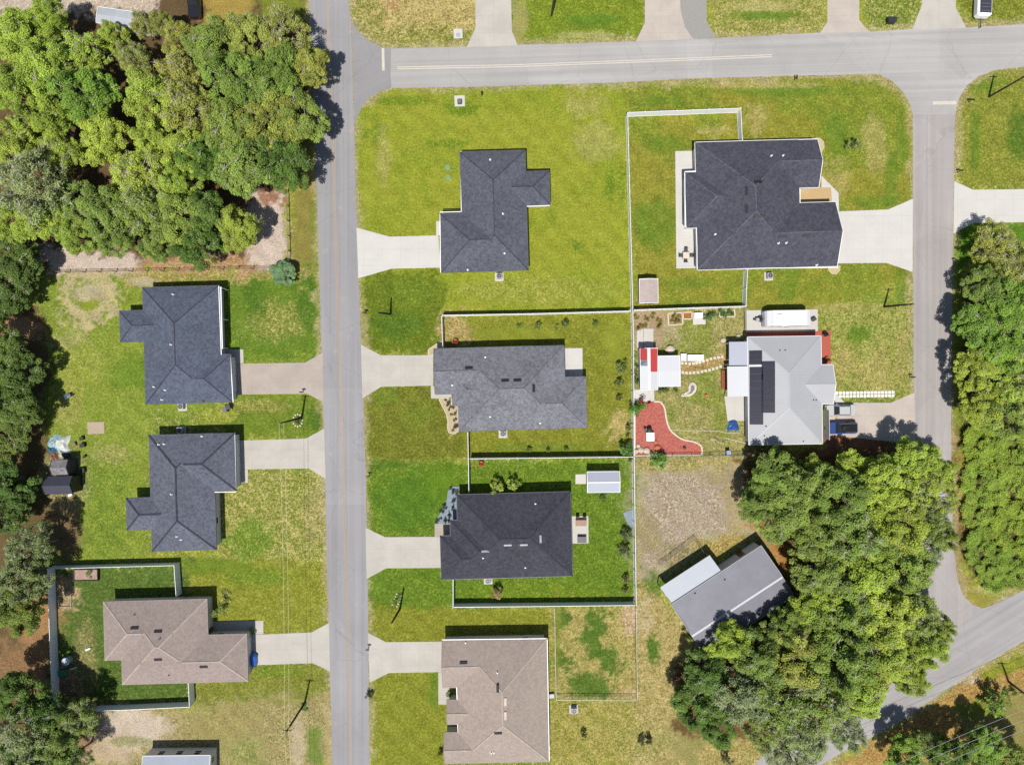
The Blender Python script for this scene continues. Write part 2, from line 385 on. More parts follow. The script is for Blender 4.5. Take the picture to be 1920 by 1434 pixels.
area([(-60,385),(30,400),(60,470),(-60,500)], pc(150,120,80), LIT,0.5,8)
# top strip
area([(650,-60),(900,-60),(895,60),(720,90),(660,40)], pc(172,152,86), pc(214,196,130), 0.9,6,0.4); area([(655,-10),(700,-10),(720,50),(880,58),(878,90),(720,92),(662,40)], pc(140,142,52), TAN,0.6,8); blob(735,6,14,10,pc(196,150,110),TAN,0.4,0.8)
area([(955,-60),(1210,-60),(1208,40),(1190,80),(970,86)], pc(130,146,46), YG,0.5,5,0.4); blob(1110,38,60,12,VG,GR,0.3,0.8); blob(975,40,16,50,TAN,OL,0.7,0.7); blob(1095,66,60,8,pc(196,186,112),TAN,0.6,0.7)
area([(1325,-60),(1552,-60),(1545,60),(1340,70)], pc(150,152,58), TAN,0.6,5,0.4); blob(1430,12,70,12,pc(196,184,104),TAN,0.8,0.7); blob(1440,30,80,9,VG,GR,0.3,0.8)
area([(1610,-60),(1730,-60),(1728,20),(1700,56),(1630,60)], pc(124,144,44), TAN,0.5,5,0.4); area([(1790,-60),(1980,-60),(1980,50),(1812,54)], pc(128,136,44), pc(178,166,74),0.6,5,0.4)
# lot of the top-middle house and its neighbour
area([(664,165),(1178,150),(1185,580),(830,592),(676,592)], pc(168,168,54), pc(178,166,70), 0.45,6,0.3)
paint(NG*smooth(-5,5,sdf(PX,PY,[(664,165),(1178,150),(1185,580),(676,592)]))*0.45, pc(136,156,44), YG, 0.4)
for q in ((1145,345,12,46),(1165,350,10,46),(1085,460,14,10),(865,205,34,14),(760,190,60,10),(700,250,16,16),(840,270,40,12)): blob(*q, pc(112,140,40), YG, 0.4, 0.75)
for q in ((1095,200,40,26),(1120,270,50,40),(720,300,16,60)): blob(*q, pc(186,172,92), TAN, 0.5, 0.6)
area([(676,505),(830,510),(830,668),(720,664),(678,640)], pc(112,128,38), pc(140,142,50), 0.5,8); blob(740,610,60,30,DG,GR,0.35,0.7); blob(770,545,40,26,GR,YG,0.4,0.6)
blob(1010,545,170,30,pc(162,162,52),TAN,0.5,0.6)
area([(1176,140),(1660,130),(1712,215),(1712,520),(1540,580),(1190,580)], pc(152,150,52), pc(176,158,72), 0.6,6,0.3)
paint(NG*smooth(-5,5,sdf(PX,PY,[(1180,150),(1700,150),(1712,580),(1190,580)]))*0.6, GR, YG, 0.45)
for q in ((1230,190,60,10),(1470,170,120,14),(1690,260,10,60),(1672,340,14,60),(1570,250,26,40),(1640,380,50,14),(1230,420,40,50),(1300,530,50,14),(1470,530,30,30),(1690,540,14,40),(1250,270,60,20)): blob(*q, VG, GR, 0.35, 0.6)
for q in ((1420,160,130,8),(1640,270,26,60),(1560,340,40,40),(1420,225,24,30),(1340,245,30,14),(1600,575,90,8)): blob(*q, pc(192,170,92), TAN, 0.6, 0.65)
# middle house lot
area([(680,725),(812,722),(860,800),(878,812),(878,862),(684,868)], pc(124,124,42), pc(152,146,62), 0.55,6,0.5); blob(715,745,40,16,GR,OL,0.4,0.7); blob(780,780,30,30,GR,OL,0.4,0.5); blob(850,780,14,40,pc(166,140,74),TAN,0.4,0.8)
area([(829,590),(1185,584),(1190,860),(880,862),(862,806),(862,655),(829,655)], pc(142,140,46), pc(168,156,66), 0.55,4,0.3); area(rc(830,592,880,640), pc(172,150,92), TAN,0.6,8); blob(1150,640,30,44,YG,OL,0.4,0.7); blob(1160,800,26,34,pc(194,172,104),TAN,0.6,0.9); blob(1010,840,120,12,GR,OL,0.4,0.7); blob(960,625,90,14,YG,GR,0.5,0.5)
# vivid lawn
area([(684,868),(1190,860),(1194,1138),(850,1140),(690,1200)], pc(106,132,38), pc(142,156,60), 0.55,6,0.5); blob(770,940,70,60,pc(94,128,40),VG,0.3,0.7); blob(720,870,50,8,DG,GR,0.3,0.8); blob(1000,1110,150,14,pc(120,142,42),YG,0.4,0.7); blob(830,900,34,30,pc(116,144,36),VG,0.4,0.7)
blob(760,1170,90,26,pc(140,140,48),YG,0.5,0.9); blob(700,1090,40,26,VG,GR,0.4,0.6)
area([(690,1140),(850,1136),(1040,1140),(1040,1200),(720,1204)], pc(146,142,48), pc(170,158,64), 0.5,8,0.6)
area([(693,1262),(832,1258),(838,1440),(693,1440)], pc(146,146,46), pc(172,160,70), 0.55,6,0.5); blob(820,1290,20,40,VG,GR,0.4,0.7)
area([(1028,1140),(1200,1138),(1290,1200),(1290,1440),(1026,1440)], pc(156,150,58), pc(196,176,108), 0.75,8)
area([(1042,1140),(1194,1138),(1196,1312),(1044,1312)], pc(166,152,76), pc(200,180,116), 0.8,3,0.3)
for q in ((1105,1285,54,30),(1118,1165,26,30),(1062,1235,20,22),(1140,1240,30,24),(1055,1160,14,18),(1110,1200,18,40)): blob(*q, DG, pc(112,132,50), 0.4, 0.9)
blob(1180,1160,14,26,pc(206,172,130),SAND,0.4,0.9); blob(1180,1298,30,10,pc(196,170,130),TAN,0.5,0.8); blob(1045,1175,6,100,OL,GR,0.4,0.7)
area([(1195,1060),(1240,1100),(1330,1240),(1280,1330),(1400,1380),(1400,1440),(1180,1440),(1200,1320)], pc(170,152,82), pc(204,184,128), 0.85,14); blob(1225,1215,14,34,DG,GR,0.3,0.95,0.6); blob(1220,1085,24,24,DG,GR,0.35,0.8); blob(1290,1390,60,50,pc(182,166,112),pc(150,146,70),0.85,0.8); blob(1205,1155,20,40,pc(204,180,120),PALE,0.8,0.6); blob(1205,1390,70,40,pc(150,146,56),TAN,0.7,0.6)
# bare lot
area([(1194,862),(1400,852),(1420,960),(1480,1010),(1500,1060),(1420,1010),(1300,1020),(1235,1075),(1196,1070)], pc(218,202,180), pc(150,132,100), 0.8,26,1.0); blob(1215,1000,30,50,pc(176,160,110),pc(150,140,76),0.8,0.6); blob(1350,900,40,20,pc(190,172,128),pc(150,138,80),0.8,0.6); blob(1380,960,24,50,pc(176,156,104),TAN,0.8,0.6); area([(1194,858),(1400,850),(1400,880),(1194,886)], pc(164,150,84), TAN, 0.7,10); blob(1265,1040,44,24,pc(140,128,84),pc(190,174,140),0.7,0.8)
area([(1395,985),(1430,975),(1500,1010),(1520,1060),(1500,1110),(1470,1080),(1440,1030)], pc(190,140,84), STRAW, 0.5,6); area([(1300,1020),(1430,990),(1430,1010),(1330,1040)], pc(170,146,74), TAN,0.6,8)
# metal-roofed house lot
area([(1190,580),(1404,572),(1404,855),(1190,858)], pc(156,148,78), pc(190,176,116), 0.8,3,0.2); paint(NG*smooth(-3,3,sdf(PX,PY,rc(1230,600,1370,850)))*0.6, pc(134,142,54), YG,0.5)
area([(1186,586),(1280,585),(1280,608),(1245,618),(1240,650),(1190,650)], pc(204,180,146), pc(160,138,96),0.7,3,0.2); blob(1260,630,30,22,pc(180,164,112),PALE,0.7,0.7); area([(1275,682),(1362,662),(1362,686),(1290,702),(1275,700)], pc(172,140,84), TAN,0.6,3,0.2)
area([(1536,580),(1712,576),(1712,742),(1566,748),(1556,690),(1536,620)], pc(132,146,48), pc(196,180,104), 0.85,5,0.3); blob(1615,625,26,16,VG,GR,0.3,0.8); blob(1578,680,16,40,pc(180,156,84),TAN,0.6,0.7); blob(1690,660,12,70,pc(168,152,80),TAN,0.6,0.6); blob(1640,700,40,40,pc(170,156,76),TAN,0.85,0.6)
# right side
area([(1786,215),(1815,155),(1860,132),(1990,120),(1990,350),(1800,350)], pc(138,144,50), pc(182,166,78), 0.6,5,0.4); blob(1828,270,10,70,VG,GR,0.4,0.7); blob(1910,250,22,60,DG,GR,0.4,0.8); blob(1800,260,8,60,pc(190,176,100),TAN,0.6,0.7); blob(1850,160,30,18,VG,GR,0.4,0.6)
area([(1786,425),(1990,415),(1990,470),(1820,480),(1800,540),(1790,700),(1786,700)], pc(104,140,40), GR, 0.4,5,0.4); area([(1784,520),(1806,520),(1812,640),(1800,830),(1786,830)], pc(150,152,50), GR,0.5,5,0.4)
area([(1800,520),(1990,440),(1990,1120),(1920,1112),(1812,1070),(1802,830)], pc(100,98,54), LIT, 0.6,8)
area([(1785,820),(1812,820),(1814,1000),(1805,1060),(1830,1110),(1880,1128),(1990,1085),(1990,1100),(1900,1140),(1830,1138),(1800,1110),(1788,1020)], pc(178,160,78), pc(160,150,58), 0.6,4,0.3); area([(1790,920),(1806,920),(1804,1010),(1790,1020)], pc(204,166,108), STRAW,0.5,4,0.3); blob(1870,1105,50,10,pc(190,168,104),TAN,0.7,0.7)
area([(1990,1170),(1840,1250),(1700,1350),(1560,1440),(1990,1440)], pc(176,140,78), pc(200,168,104), 0.7,6,0.5); area([(1990,1260),(1880,1300),(1800,1350),(1820,1440),(1990,1440)], pc(176,156,100), pc(150,140,74), 0.8,14); blob(1835,1330,60,20,pc(150,150,50),GR,0.5,0.8); area([(1990,1200),(1920,1210),(1840,1255),(1840,1275),(1990,1230)], pc(158,150,56), YG,0.5,5,0.4); blob(1800,1270,40,12,pc(206,188,150),SAND,0.5,0.9,0.4)
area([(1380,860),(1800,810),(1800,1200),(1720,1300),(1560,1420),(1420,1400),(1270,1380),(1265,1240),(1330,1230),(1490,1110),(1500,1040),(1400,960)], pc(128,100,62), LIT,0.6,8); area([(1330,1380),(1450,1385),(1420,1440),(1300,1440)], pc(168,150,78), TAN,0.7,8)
area([(1535,810),(1620,810),(1640,840),(1540,845)], pc(176,120,92), LIT,0.6,5)
# dry, sandy margin beside the pavements
for poly in ([(578,-60),(580,0),(590,260),(600,560),(607,800),(613,1050),(620,1300),(625,1500),(695,1500),(690,1150),(686,900),(680,700),(672,520),(664,230),(658,40),(650,-60)],
             [(660,40),(690,76),(732,91),(970,85),(1340,72),(1715,55),(2020,40),(2020,116),(1868,131),(1812,162),(1791,215),(1787,420),(1783,800),(1788,1030),(1806,1116),(1713,1116),(1713,742),(1711,215),(1693,172),(1645,139),(1165,155),(732,166),(680,200)],
             [(2010,1066),(1860,1134),(1790,1180),(1660,1290),(1448,1390),(1395,1480),(1510,1480),(1575,1412),(1690,1350),(1840,1248),(2010,1150)]):
    d_ = sdf(PX,PY,poly); m_ = smooth(-13,-3,d_+(w1*26+w4*16))*0.7; paint(m_, pc(188,170,112), pc(206,190,150), 0.6)
def soften(c):
    lum = (c@np.array([0.3,0.6,0.1],np.float32))[...,None]; g = (smooth(0.40,0.27,c[...,2]/(c[...,1]+1e-4))*smooth(1.35,1.15,c[...,0]/(c[...,1]+1e-4)))[...,None]*0.9
    q = c*np.array([0.93,1.02,1.06],np.float32); rt_ = q[...,0]/(q[...,1]+1e-4); q[...,0] = q[...,1]*(rt_-0.40*np.maximum(0,rt_-0.86))
    return c*(1-g)+q*g
A = soften(A); B = soften(B)
nx, ny = X.shape
verts = np.stack([X,Y,np.zeros_like(X)],-1).reshape(-1,3)
ii = (np.arange(nx-1)[:,None]*ny+np.arange(ny-1)[None,:]).reshape(-1)
faces = np.stack([ii, ii+ny, ii+ny+1, ii+1],-1)
me = bpy.data.meshes.new('ground'); me.vertices.add(len(verts)); me.vertices.foreach_set('co', verts.reshape(-1))
me.loops.add(faces.size); me.loops.foreach_set('vertex_index', faces.reshape(-1).astype(np.int32))
me.polygons.add(len(faces)); me.polygons.foreach_set('loop_start', (np.arange(len(faces))*4).astype(np.int32))
me.update(calc_edges=True)
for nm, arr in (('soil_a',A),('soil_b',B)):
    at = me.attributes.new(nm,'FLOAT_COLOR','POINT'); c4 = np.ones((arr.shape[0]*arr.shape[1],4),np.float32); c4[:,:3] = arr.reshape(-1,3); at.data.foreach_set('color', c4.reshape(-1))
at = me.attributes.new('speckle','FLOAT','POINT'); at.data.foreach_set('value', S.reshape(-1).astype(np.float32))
def groundmat():
    m, n, b = newmat('lawn_and_soil')
    a1 = n.new('ShaderNodeAttribute'); a1.attribute_name = 'soil_a'; a2 = n.new('ShaderNodeAttribute'); a2.attribute_name = 'soil_b'; a3 = n.new('ShaderNodeAttribute'); a3.attribute_name = 'speckle'
    f1 = n.noise(2.9, 3, 0.62); f1.node.inputs['Distortion'].default_value = 1.3
    f2 = n.noise(0.55, 4, 0.62); f3 = n.noise(4.6, 3, 0.7)
    th = n.ramp(a3.outputs['Fac'], 0, 1, 0.64, 0.45)
    d = n.math('ADD', n.math('MULTIPLY', n.math('SUBTRACT', f1, th), 13.0), 0.5)
    cl = n.new('ShaderNodeClamp'); n.link(d, cl.inputs[0])
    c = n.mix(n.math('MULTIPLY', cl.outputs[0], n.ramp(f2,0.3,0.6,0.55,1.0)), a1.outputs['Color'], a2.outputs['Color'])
    k = n.math('ADD', n.ramp(f3,0.28,0.72,-0.42,0.42), n.ramp(f2,0.3,0.7,0.86,1.12))
    k = n.math('ADD', k, n.ramp(f1,0.3,0.7,-0.22,0.22))
    mw = n.new('ShaderNodeTexWave', wave_type='BANDS', bands_direction='DIAGONAL'); mw.inputs['Scale'].default_value = 0.16; mw.inputs['Distortion'].default_value = 2.5; mw.inputs['Detail'].default_value = 2; mw.inputs['Detail Scale'].default_value = 0.6
    n.link(n.obj(), mw.inputs['Vector']); k = n.math('ADD', k, n.ramp(mw.outputs['Fac'], 0, 1, -0.045, 0.045))
    c = n.mix(1.0, c, k, 'MULTIPLY')
    dk = n.math('MULTIPLY', n.ramp(n.noise(1.9, 3, 0.7), 0.57, 0.70, 0.0, 0.55), n.ramp(a3.outputs['Fac'],0.3,0.9,0.45,1.0))
    c = n.mix(dk, c, n.mix(1.0, a1.outputs['Color'], (0.45,0.50,0.40), 'MULTIPLY'))
    n.link(c, b.inputs['Base Color']); b.inputs['Roughness'].default_value = 1.0; b.inputs['Specular IOR Level'].default_value = 0.05
    hgt = n.math('ADD', f1, n.math('MULTIPLY', f3, 0.6))
    n.link(n.bump(hgt, 0.55, 0.10), b.inputs['Normal'])
    return m
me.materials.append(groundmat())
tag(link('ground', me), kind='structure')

# ------------------------------------------------------------------ roads, drives, paths
def densify(pts, step, amp, seed=1):
    rr = random.Random(seed); out = []
    n = len(pts)
    for i in range(n):
        (x0,y0),(x1,y1) = pts[i], pts[(i+1)%n]; L = math.hypot(x1-x0,y1-y0); k = max(1,int(L/step))
        for q in range(k):
            t = q/k; nx_, ny_ = -(y1-y0)/(L+1e-9), (x1-x0)/(L+1e-9); j = rr.uniform(-amp,amp) if q else 0
            out.append((x0+(x1-x0)*t+nx_*j, y0+(y1-y0)*t+ny_*j))
    return out
def flat(name, pxs, mat, z, jit=0.0, seed=1, kind='structure'):
    pts = [P(*p) for p in pxs]
    if jit: pts = densify(pts, 0.6, jit, seed)
    o = MB().prism(pts, z-0.06, z).build(name, mat); return tag(o, kind=kind)
main_l = [(578,-60),(580,0),(590,260),(600,560),(607,800),(613,1050),(620,1300),(623,1434),(625,1500)]
main_r = [(695,1500),(693,1434),(690,1150),(686,900),(680,700),(672,520),(664,230),(658,40),(653,0),(650,-60)]
flat('main_road', main_l+main_r, M_ASPH, 0.014, 0.05, 2)
top = [(732,91),(875,88),(970,85),(1195,78),(1340,72),(1540,62),(1630,60),(1715,55),(1810,52),(1920,46),(2020,40)]
bot = [(2020,116),(1920,125),(1868,131),(1835,143),(1812,162),(1797,188),(1791,215),(1711,215),(1706,196),(1693,172),(1672,152),(1645,139),(1280,148),(1165,155),(900,163),(732,166)]
flat('cross_road', top+bot, M_ASPHH, 0.018, 0.05, 3)
flat('junction_apron', [(659,38),(672,60),(690,76),(714,88),(733,92),(733,166),(716,170),(695,182),(678,202),(665,232)], M_ASPHD, 0.022, 0.04, 4)
flat('side_street', [(1711.5,214),(1790.5,214),(1787,420),(1786,520),(1783,800),(1785,940),(1788,1030),(1796,1090),(1806,1116),(1822,1132),(1838,1139),(1790,1200),(1740,1250),(1722,1180),(1715,1000),(1713,742)], M_ASPHS, 0.013, 0.06, 5)
flat('lower_road', [(2010,1066),(1920,1106),(1860,1134),(1836,1141),(1792,1180),(1730,1240),(1660,1290),(1590,1335),(1520,1366),(1448,1390),(1436,1405),(1416,1434),(1395,1480),(1510,1480),(1535,1436),(1575,1412),(1640,1378),(1690,1350),(1760,1303),(1840,1248),(1920,1201),(2010,1150)], M_ASPHL, 0.017, 0.08, 6)
flat('side_drive', [(1272,-60),(1325,-60),(1325,40),(1342,71),(1300,74),(1284,52),(1276,20)], plain('grey_drive', pc(178,174,168), 0.9, 0.2, var=0.08), 0.024, 0.03, 7)
M_CONCP = concrete('pinkish_concrete', pc(222,209,196), 0.12)
D = {
 'a':([(668.5,427),(730,444),(822,441.5),(826,502),(734,504),(672,522)], M_CONCB),
 'b':([(677,646),(714,666),(814,666),(812,723),(715,725),(679.5,747)], M_CONC),
 'c':([(685.5,989),(722,1006.5),(828,1006),(829,1064),(724,1065),(687.5,1085)], M_CONC),
 'd':([(690,1186),(724,1203),(834,1202),(834,1259),(729,1261),(693,1279)], M_CONC),
 'e':([(432,682),(572,680),(605,661),(607,754),(576,738),(432,740)], M_CONCT),
 'f':([(440,826),(574,822),(608,803),(611,898),(579,878),(440,880)], M_CONC),
 'g':([(462,1190),(584,1185),(617,1167),(619,1258),(586,1242.5),(462,1247)], M_CONC),
 'h':([(1566,397),(1665,393),(1711.5,373),(1711,510),(1661.6,493),(1566,494)], M_CONCB),
 'i':([(1789,340),(1824,356),(2010,354),(2010,416),(1825.6,418),(1787.5,438)], M_CONCB),
 'j':([(891,-60),(957,-60),(959.7,58.6),(970.7,86),(875,89),(891.7,53.5)], M_CONC),
 'k':([(1209,-60),(1272,-60),(1276,20),(1284,52),(1300,74),(1192,78.5),(1209,43.5)], M_CONCP),
 'l':([(1551,-60),(1611.5,-60),(1611,38.5),(1630,61),(1536,63.5),(1551,42)], M_CONCP),
 'm':([(1728.5,-60),(1792,-60),(1792,15),(1811,52.5),(1710,56),(1728.5,10)], M_CONC),
 'n':([(1545,757),(1583,755),(1669.5,755),(1714,736),(1716,832),(1545,815)], M_CONCP),
}
for i,(k,(pts,mt)) in enumerate(D.items()): flat('driveway', pts, mt, 0.034, 0.012, 20+i)
for i,(pts,mt) in enumerate([
  ([(818,415),(830,415),(830,441.3),(818,441.6)], M_CONCB), ([(808,723.3),(818,723.3),(818,737),(850,737),(850,747),(808,747)], M_CONC),
  ([(815,982),(850,982),(850,1005.6),(815,1005.8)], M_CONCT), ([(822,1259.6),(842,1259.6),(842,1320),(822,1320)], M_CONC),
  ([(420,655),(456,655),(457,681),(420,681.8)], M_CONC), ([(440,880.5),(465,880.3),(465,905),(440,905)], M_CONC), ([(385,1165),(494,1163),(494,1187.8),(462,1189.6),(462,1192),(385,1192)], M_CONC),
  ([(1540,330),(1572,362),(1573,396.5),(1540,398)], M_CONCB), ([(1562,733),(1584,754.8),(1545,756.7),(1545,740)], M_CONCB)]):
    flat('front_walk', pts, mt, 0.038)
for pts, mt in [([(1266,284),(1309,283),(1309,503),(1268,503.5)], M_CONCB), ([(1056,653),(1092,652.5),(1092.5,709.5),(1056,710)], M_CONCB), ([(1068,967.5),(1103,967),(1103.5,1018),(1068,1018.5)], M_PATIO),
  ([(1398,582),(1533,580),(1533,621),(1398,623)], M_PATIO), ([(1358,743),(1399,743),(1399,789),(1364,789)], M_PATIO), ([(1207,616.5),(1225,616.5),(1225,655),(1207,655)], M_PATIO), ([(1194,617),(1206,617),(1206,652),(1194,652)], M_PATIO), ([(1187,731),(1226,729),(1227,752),(1188,754)], M_CONCB)]:
    flat('patio', pts, mt, 0.05)
flat('porch_floor', [(1496,352),(1558,352),(1560,384),(1496,384)], plain('tan_porch', pc(222,190,140), 0.85, 0.1, var=0.05), 0.06)
flat('porch_slab', [(1400,622.5),(1530,621),(1557,618),(1558,690),(1500,692),(1400,640)], plain('red_paint', pc(204,106,86), 0.7, 0.25, var=0.10), 0.06)
flat('shed_slab', [(164,791),(196,790.5),(196.5,813),(165,813.5)], plain('tan_slab', pc(206,186,160), 0.9, 0.1, var=0.1), 0.07)
flat('shed_ramp', [(1079,889),(1104,888.5),(1104,907),(1079,907)], M_CONCB, 0.07)
# painted markings
def stripe(name, pxs, w, mat, z, gap=0.0):
    mb = MB(); pts = [Vector((*P(*p),0)) for p in pxs]
    for off in ((-gap,gap) if gap else (0,)):
        for a, b in zip(pts[:-1],pts[1:]):
            d = (b-a).normalized(); n = Vector((-d.y,d.x,0)); q = [a+n*(off-w/2),b+n*(off-w/2),b+n*(off+w/2),a+n*(off+w/2)]
            mb.sheet([(v.x,v.y) for v in q], z)
    return tag(mb.build(name, mat), kind='structure')
stripe('centre_line', [(613,-50),(617,90),(625,300),(633,560),(640,760),(647,1000),(655,1300),(658,1434),(660,1490)], 0.11, M_LINEY, 0.0185, 0.13)
stripe('centre_line', [(745,128),(960,124),(1200,115),(1447,105)], 0.15, M_LINEW, 0.0225, 0.15)
stripe('stop_line', [(718,91),(719,133)], 0.42, M_LINEW, 0.0265)
stripe('stop_line', [(1749,193.5),(1793,193)], 0.5, M_LINEW, 0.0225)
stripe('seam_line', [(1747,200),(1748,380),(1750,560)], 0.10, plain('faded_seam', pc(206,178,166),0.9,0.1), 0.0225)
# ------------------------------------------------------------------ houses
S_DARK = shingle('charcoal_shingle', pc(106,108,119)); S_DARK2 = shingle('dark_shingle', pc(93,93,105)); S_BLUE = shingle('slate_shingle', pc(103,110,126)); S_BLUE2 = shingle('slate_grey_shingle', pc(113,116,129))
S_MID = shingle('grey_shingle', pc(138,139,146)); S_BLACK = shingle('blackish_shingle', pc(80,80,90)); S_TAN = shingle('taupe_shingle', pc(177,161,153), 0.5); S_TAN2 = shingle('beige_shingle', pc(187,171,159), 0.45)
F_GREY = plain('grey_fascia',pc(112,114,122),0.7,0.2); F_TAN = plain('tan_fascia',pc(186,172,162),0.7,0.2)
CAP_L = plain('pale_ridge_cap', pc(122,122,130),0.9,0.1,var=0.6,scale=1.8); CAP_D = plain('dark_ridge_cap', pc(76,78,91),0.9,0.1,var=0.3,scale=1.5); CAP_T = plain('tan_ridge_cap', pc(202,188,176),0.9,0.1,var=0.2,scale=1.5)
GARAGE = plain('garage_door_paint', (0.5,0.5,0.5), 0.5,0.3,var=0.04); DOORM = plain('door_paint', (0.12,0.06,0.04),0.5,0.3)
WIN_FRAME = None
def win_meshes():
    f = MB(); f.box(0,0,0,1.1,0.06,0.08).box(0,0,1.12,1.1,0.06,0.08).box(-0.51,0,0.08,0.08,0.06,1.04).box(0.51,0,0.08,0.08,0.06,1.04).box(0,0.0,0.56,0.94,0.05,0.05)
    g = MB(); g.box(0,0,0.08,0.94,0.02,1.04)
    return f.mesh('window', M_WHITE), g.mesh('pane', M_GLASS)
WF, WG = win_meshes()
class House:
    def __init__(s, name, label, rects, ang=1.6, eave=2.7, slope=0.40, roof=None, wall=None, fascia=None, cap=None, cat='house', over=0.4, windows=True, fh=0.20, lift=0.0, capw=0.22):
        s.ang = R(ang); s.eave = eave; s.s = slope; s.over = over
        c = [P((r[0]+r[2])/2,(r[1]+r[3])/2,eave) for r in rects]; s.cx = sum(p[0] for p in c)/len(c); s.cy = sum(p[1] for p in c)/len(c)
        s.root = thing(name, label, cat, (s.cx,s.cy,0), s.ang)
        f = (H-eave)/H/12; s.q = []
        for i,(r,p) in enumerate(zip(rects,c)):
            lx, ly = s.loc(*p); g = r[4] if len(r) > 4 else ''
            s.q.append((lx,ly,(r[2]-r[0])/2*f,(r[3]-r[1])/2*f,g,r[5] if len(r)>5 else 0.0))
        rm = MB(); fm = MB(); wm = MB(); cm = MB(); sm = MB()
        for i,(x,y,a,b,g,dz) in enumerate(s.q):
            e = eave+dz-i*0.004; k = slope
            ax = 'x' if ('E' in g or 'W' in g) else 'y' if ('N' in g or 'S' in g) else ('x' if a >= b else 'y')
            if ax == 'x':
                h = b*k; x0 = -a+(0 if 'W' in g else min(b,a)); x1 = a-(0 if 'E' in g else min(b,a))
                if x1 < x0: x0 = x1 = (x0+x1)/2
                r0, r1 = (x+x0,y,e+h),(x+x1,y,e+h)
                c4 = [(x-a,y-b,e),(x+a,y-b,e),(x+a,y+b,e),(x-a,y+b,e)]
                rm.add(c4+[r0,r1], [(0,1,5,4),(2,3,4,5)]+([] if 'W' in g else [(3,0,4)])+([] if 'E' in g else [(1,2,5)]))
                segs = [(r0,r1)]+([] if 'W' in g else [(c4[0],r0),(c4[3],r0)])+([] if 'E' in g else [(c4[1],r1),(c4[2],r1)])
            else:
                h = a*k; y0 = -b+(0 if 'S' in g else min(a,b)); y1 = b-(0 if 'N' in g else min(a,b))
                if y1 < y0: y0 = y1 = (y0+y1)/2
                r0, r1 = (x,y+y0,e+h),(x,y+y1,e+h)
                c4 = [(x-a,y-b,e),(x+a,y-b,e),(x+a,y+b,e),(x-a,y+b,e)]
                rm.add(c4+[r0,r1], [(1,2,5,4),(3,0,4,5)]+([] if 'S' in g else [(0,1,4)])+([] if 'N' in g else [(2,3,5)]))
                segs = [(r0,r1)]+([] if 'S' in g else [(c4[0],r0),(c4[1],r0)])+([] if 'N' in g else [(c4[3],r1),(c4[2],r1)])
            # soffit, fascia boards, walls
            sm.add([(x-a,y-b,e-0.02),(x-a,y+b,e-0.02),(x+a,y+b,e-0.02),(x+a,y-b,e-0.02)],[(0,1,2,3)])
            t = 0.03+i*0.003
            for (p,q_) in (((x-a,y-b),(x+a,y-b)),((x+a,y-b),(x+a,y+b)),((x+a,y+b),(x-a,y+b)),((x-a,y+b),(x-a,y-b))):
                fm.beam((p[0],p[1],e-fh/2+0.01),(q_[0],q_[1],e-fh/2+0.01),t*2,fh)
            ov = over+i*0.004
            wm.box(x,y,0,2*(a-ov),2*(b-ov),e-0.03)
            if 'E' in g: wm.prism_x = None; wm.add([(x+a-0.12,y-b+0.1,e-0.02),(x+a-0.12,y+b-0.1,e-0.02),(x+a-0.12,y,e+(b-0.1)*k-0.02)],[(0,1,2)]); fm.beam((x+a,y-b,e),(x+a,y,e+b*k),0.07,0.16).beam((x+a,y+b,e),(x+a,y,e+b*k),0.07,0.16)
            if 'W' in g: wm.add([(x-a+0.12,y-b+0.1,e-0.02),(x-a+0.12,y+b-0.1,e-0.02),(x-a+0.12,y,e+(b-0.1)*k-0.02)],[(2,1,0)]); fm.beam((x-a,y-b,e),(x-a,y,e+b*k),0.07,0.16).beam((x-a,y+b,e),(x-a,y,e+b*k),0.07,0.16)
            if 'N' in g: wm.add([(x-a+0.1,y+b-0.12,e-0.02),(x+a-0.1,y+b-0.12,e-0.02),(x,y+b-0.12,e+(a-0.1)*k-0.02)],[(2,1,0)]); fm.beam((x-a,y+b,e),(x,y+b,e+a*k),0.07,0.16).beam((x+a,y+b,e),(x,y+b,e+a*k),0.07,0.16)
            if 'S' in g: wm.add([(x-a+0.1,y-b+0.12,e-0.02),(x+a-0.1,y-b+0.12,e-0.02),(x,y-b+0.12,e+(a-0.1)*k-0.02)],[(0,1,2)]); fm.beam((x-a,y-b,e),(x,y-b,e+a*k),0.07,0.16).beam((x+a,y-b,e),(x,y-b,e+a*k),0.07,0.16)
            for p,q_ in segs:
                p, q_ = Vector(p), Vector(q_); L = (q_-p).length
                if L < 0.3: continue
                n = max(4,int(L/0.5)); run = None
                for t_ in range(n):
                    m = p.lerp(q_,(t_+0.5)/n); vis = m.z >= max([s.hz(o,m.x,m.y) for j,o in enumerate(s.q) if j != i]+[-9])-0.02
                    dd = (q_-p).normalized()
                    for sg in (-0.5,0.5):
                        ux, uy = m.x-dd.y*sg, m.y+dd.x*sg
                        if s.z(ux,uy) > s.hz(s.q[i],ux,uy)+0.03: vis = False
                    if vis and run is None: run = t_
                    if run is not None and (not vis or t_ == n-1):
                        e_ = (t_+1)/n if vis else t_/n
                        cm.beam(p.lerp(q_,run/n)+Vector((0,0,0.005)), p.lerp(q_,e_)+Vector((0,0,0.005)), capw, 0.05); run = None
        s.walls = wm.build('wall', wall or M_WALLW, s.root); s.roof = rm.build('roof', roof, s.root)
        sm.build('soffit', M_WHITE, s.root); fm.build('fascia', fascia or M_WHITE, s.root)
        if cap and cm.f: cm.build('ridge_cap', cap, s.roof)
        if windows: s.auto_windows()
    def loc(s, wx, wy):
        c, n = math.cos(-s.ang), math.sin(-s.ang); dx, dy = wx-s.cx, wy-s.cy; return dx*c-dy*n, dx*n+dy*c
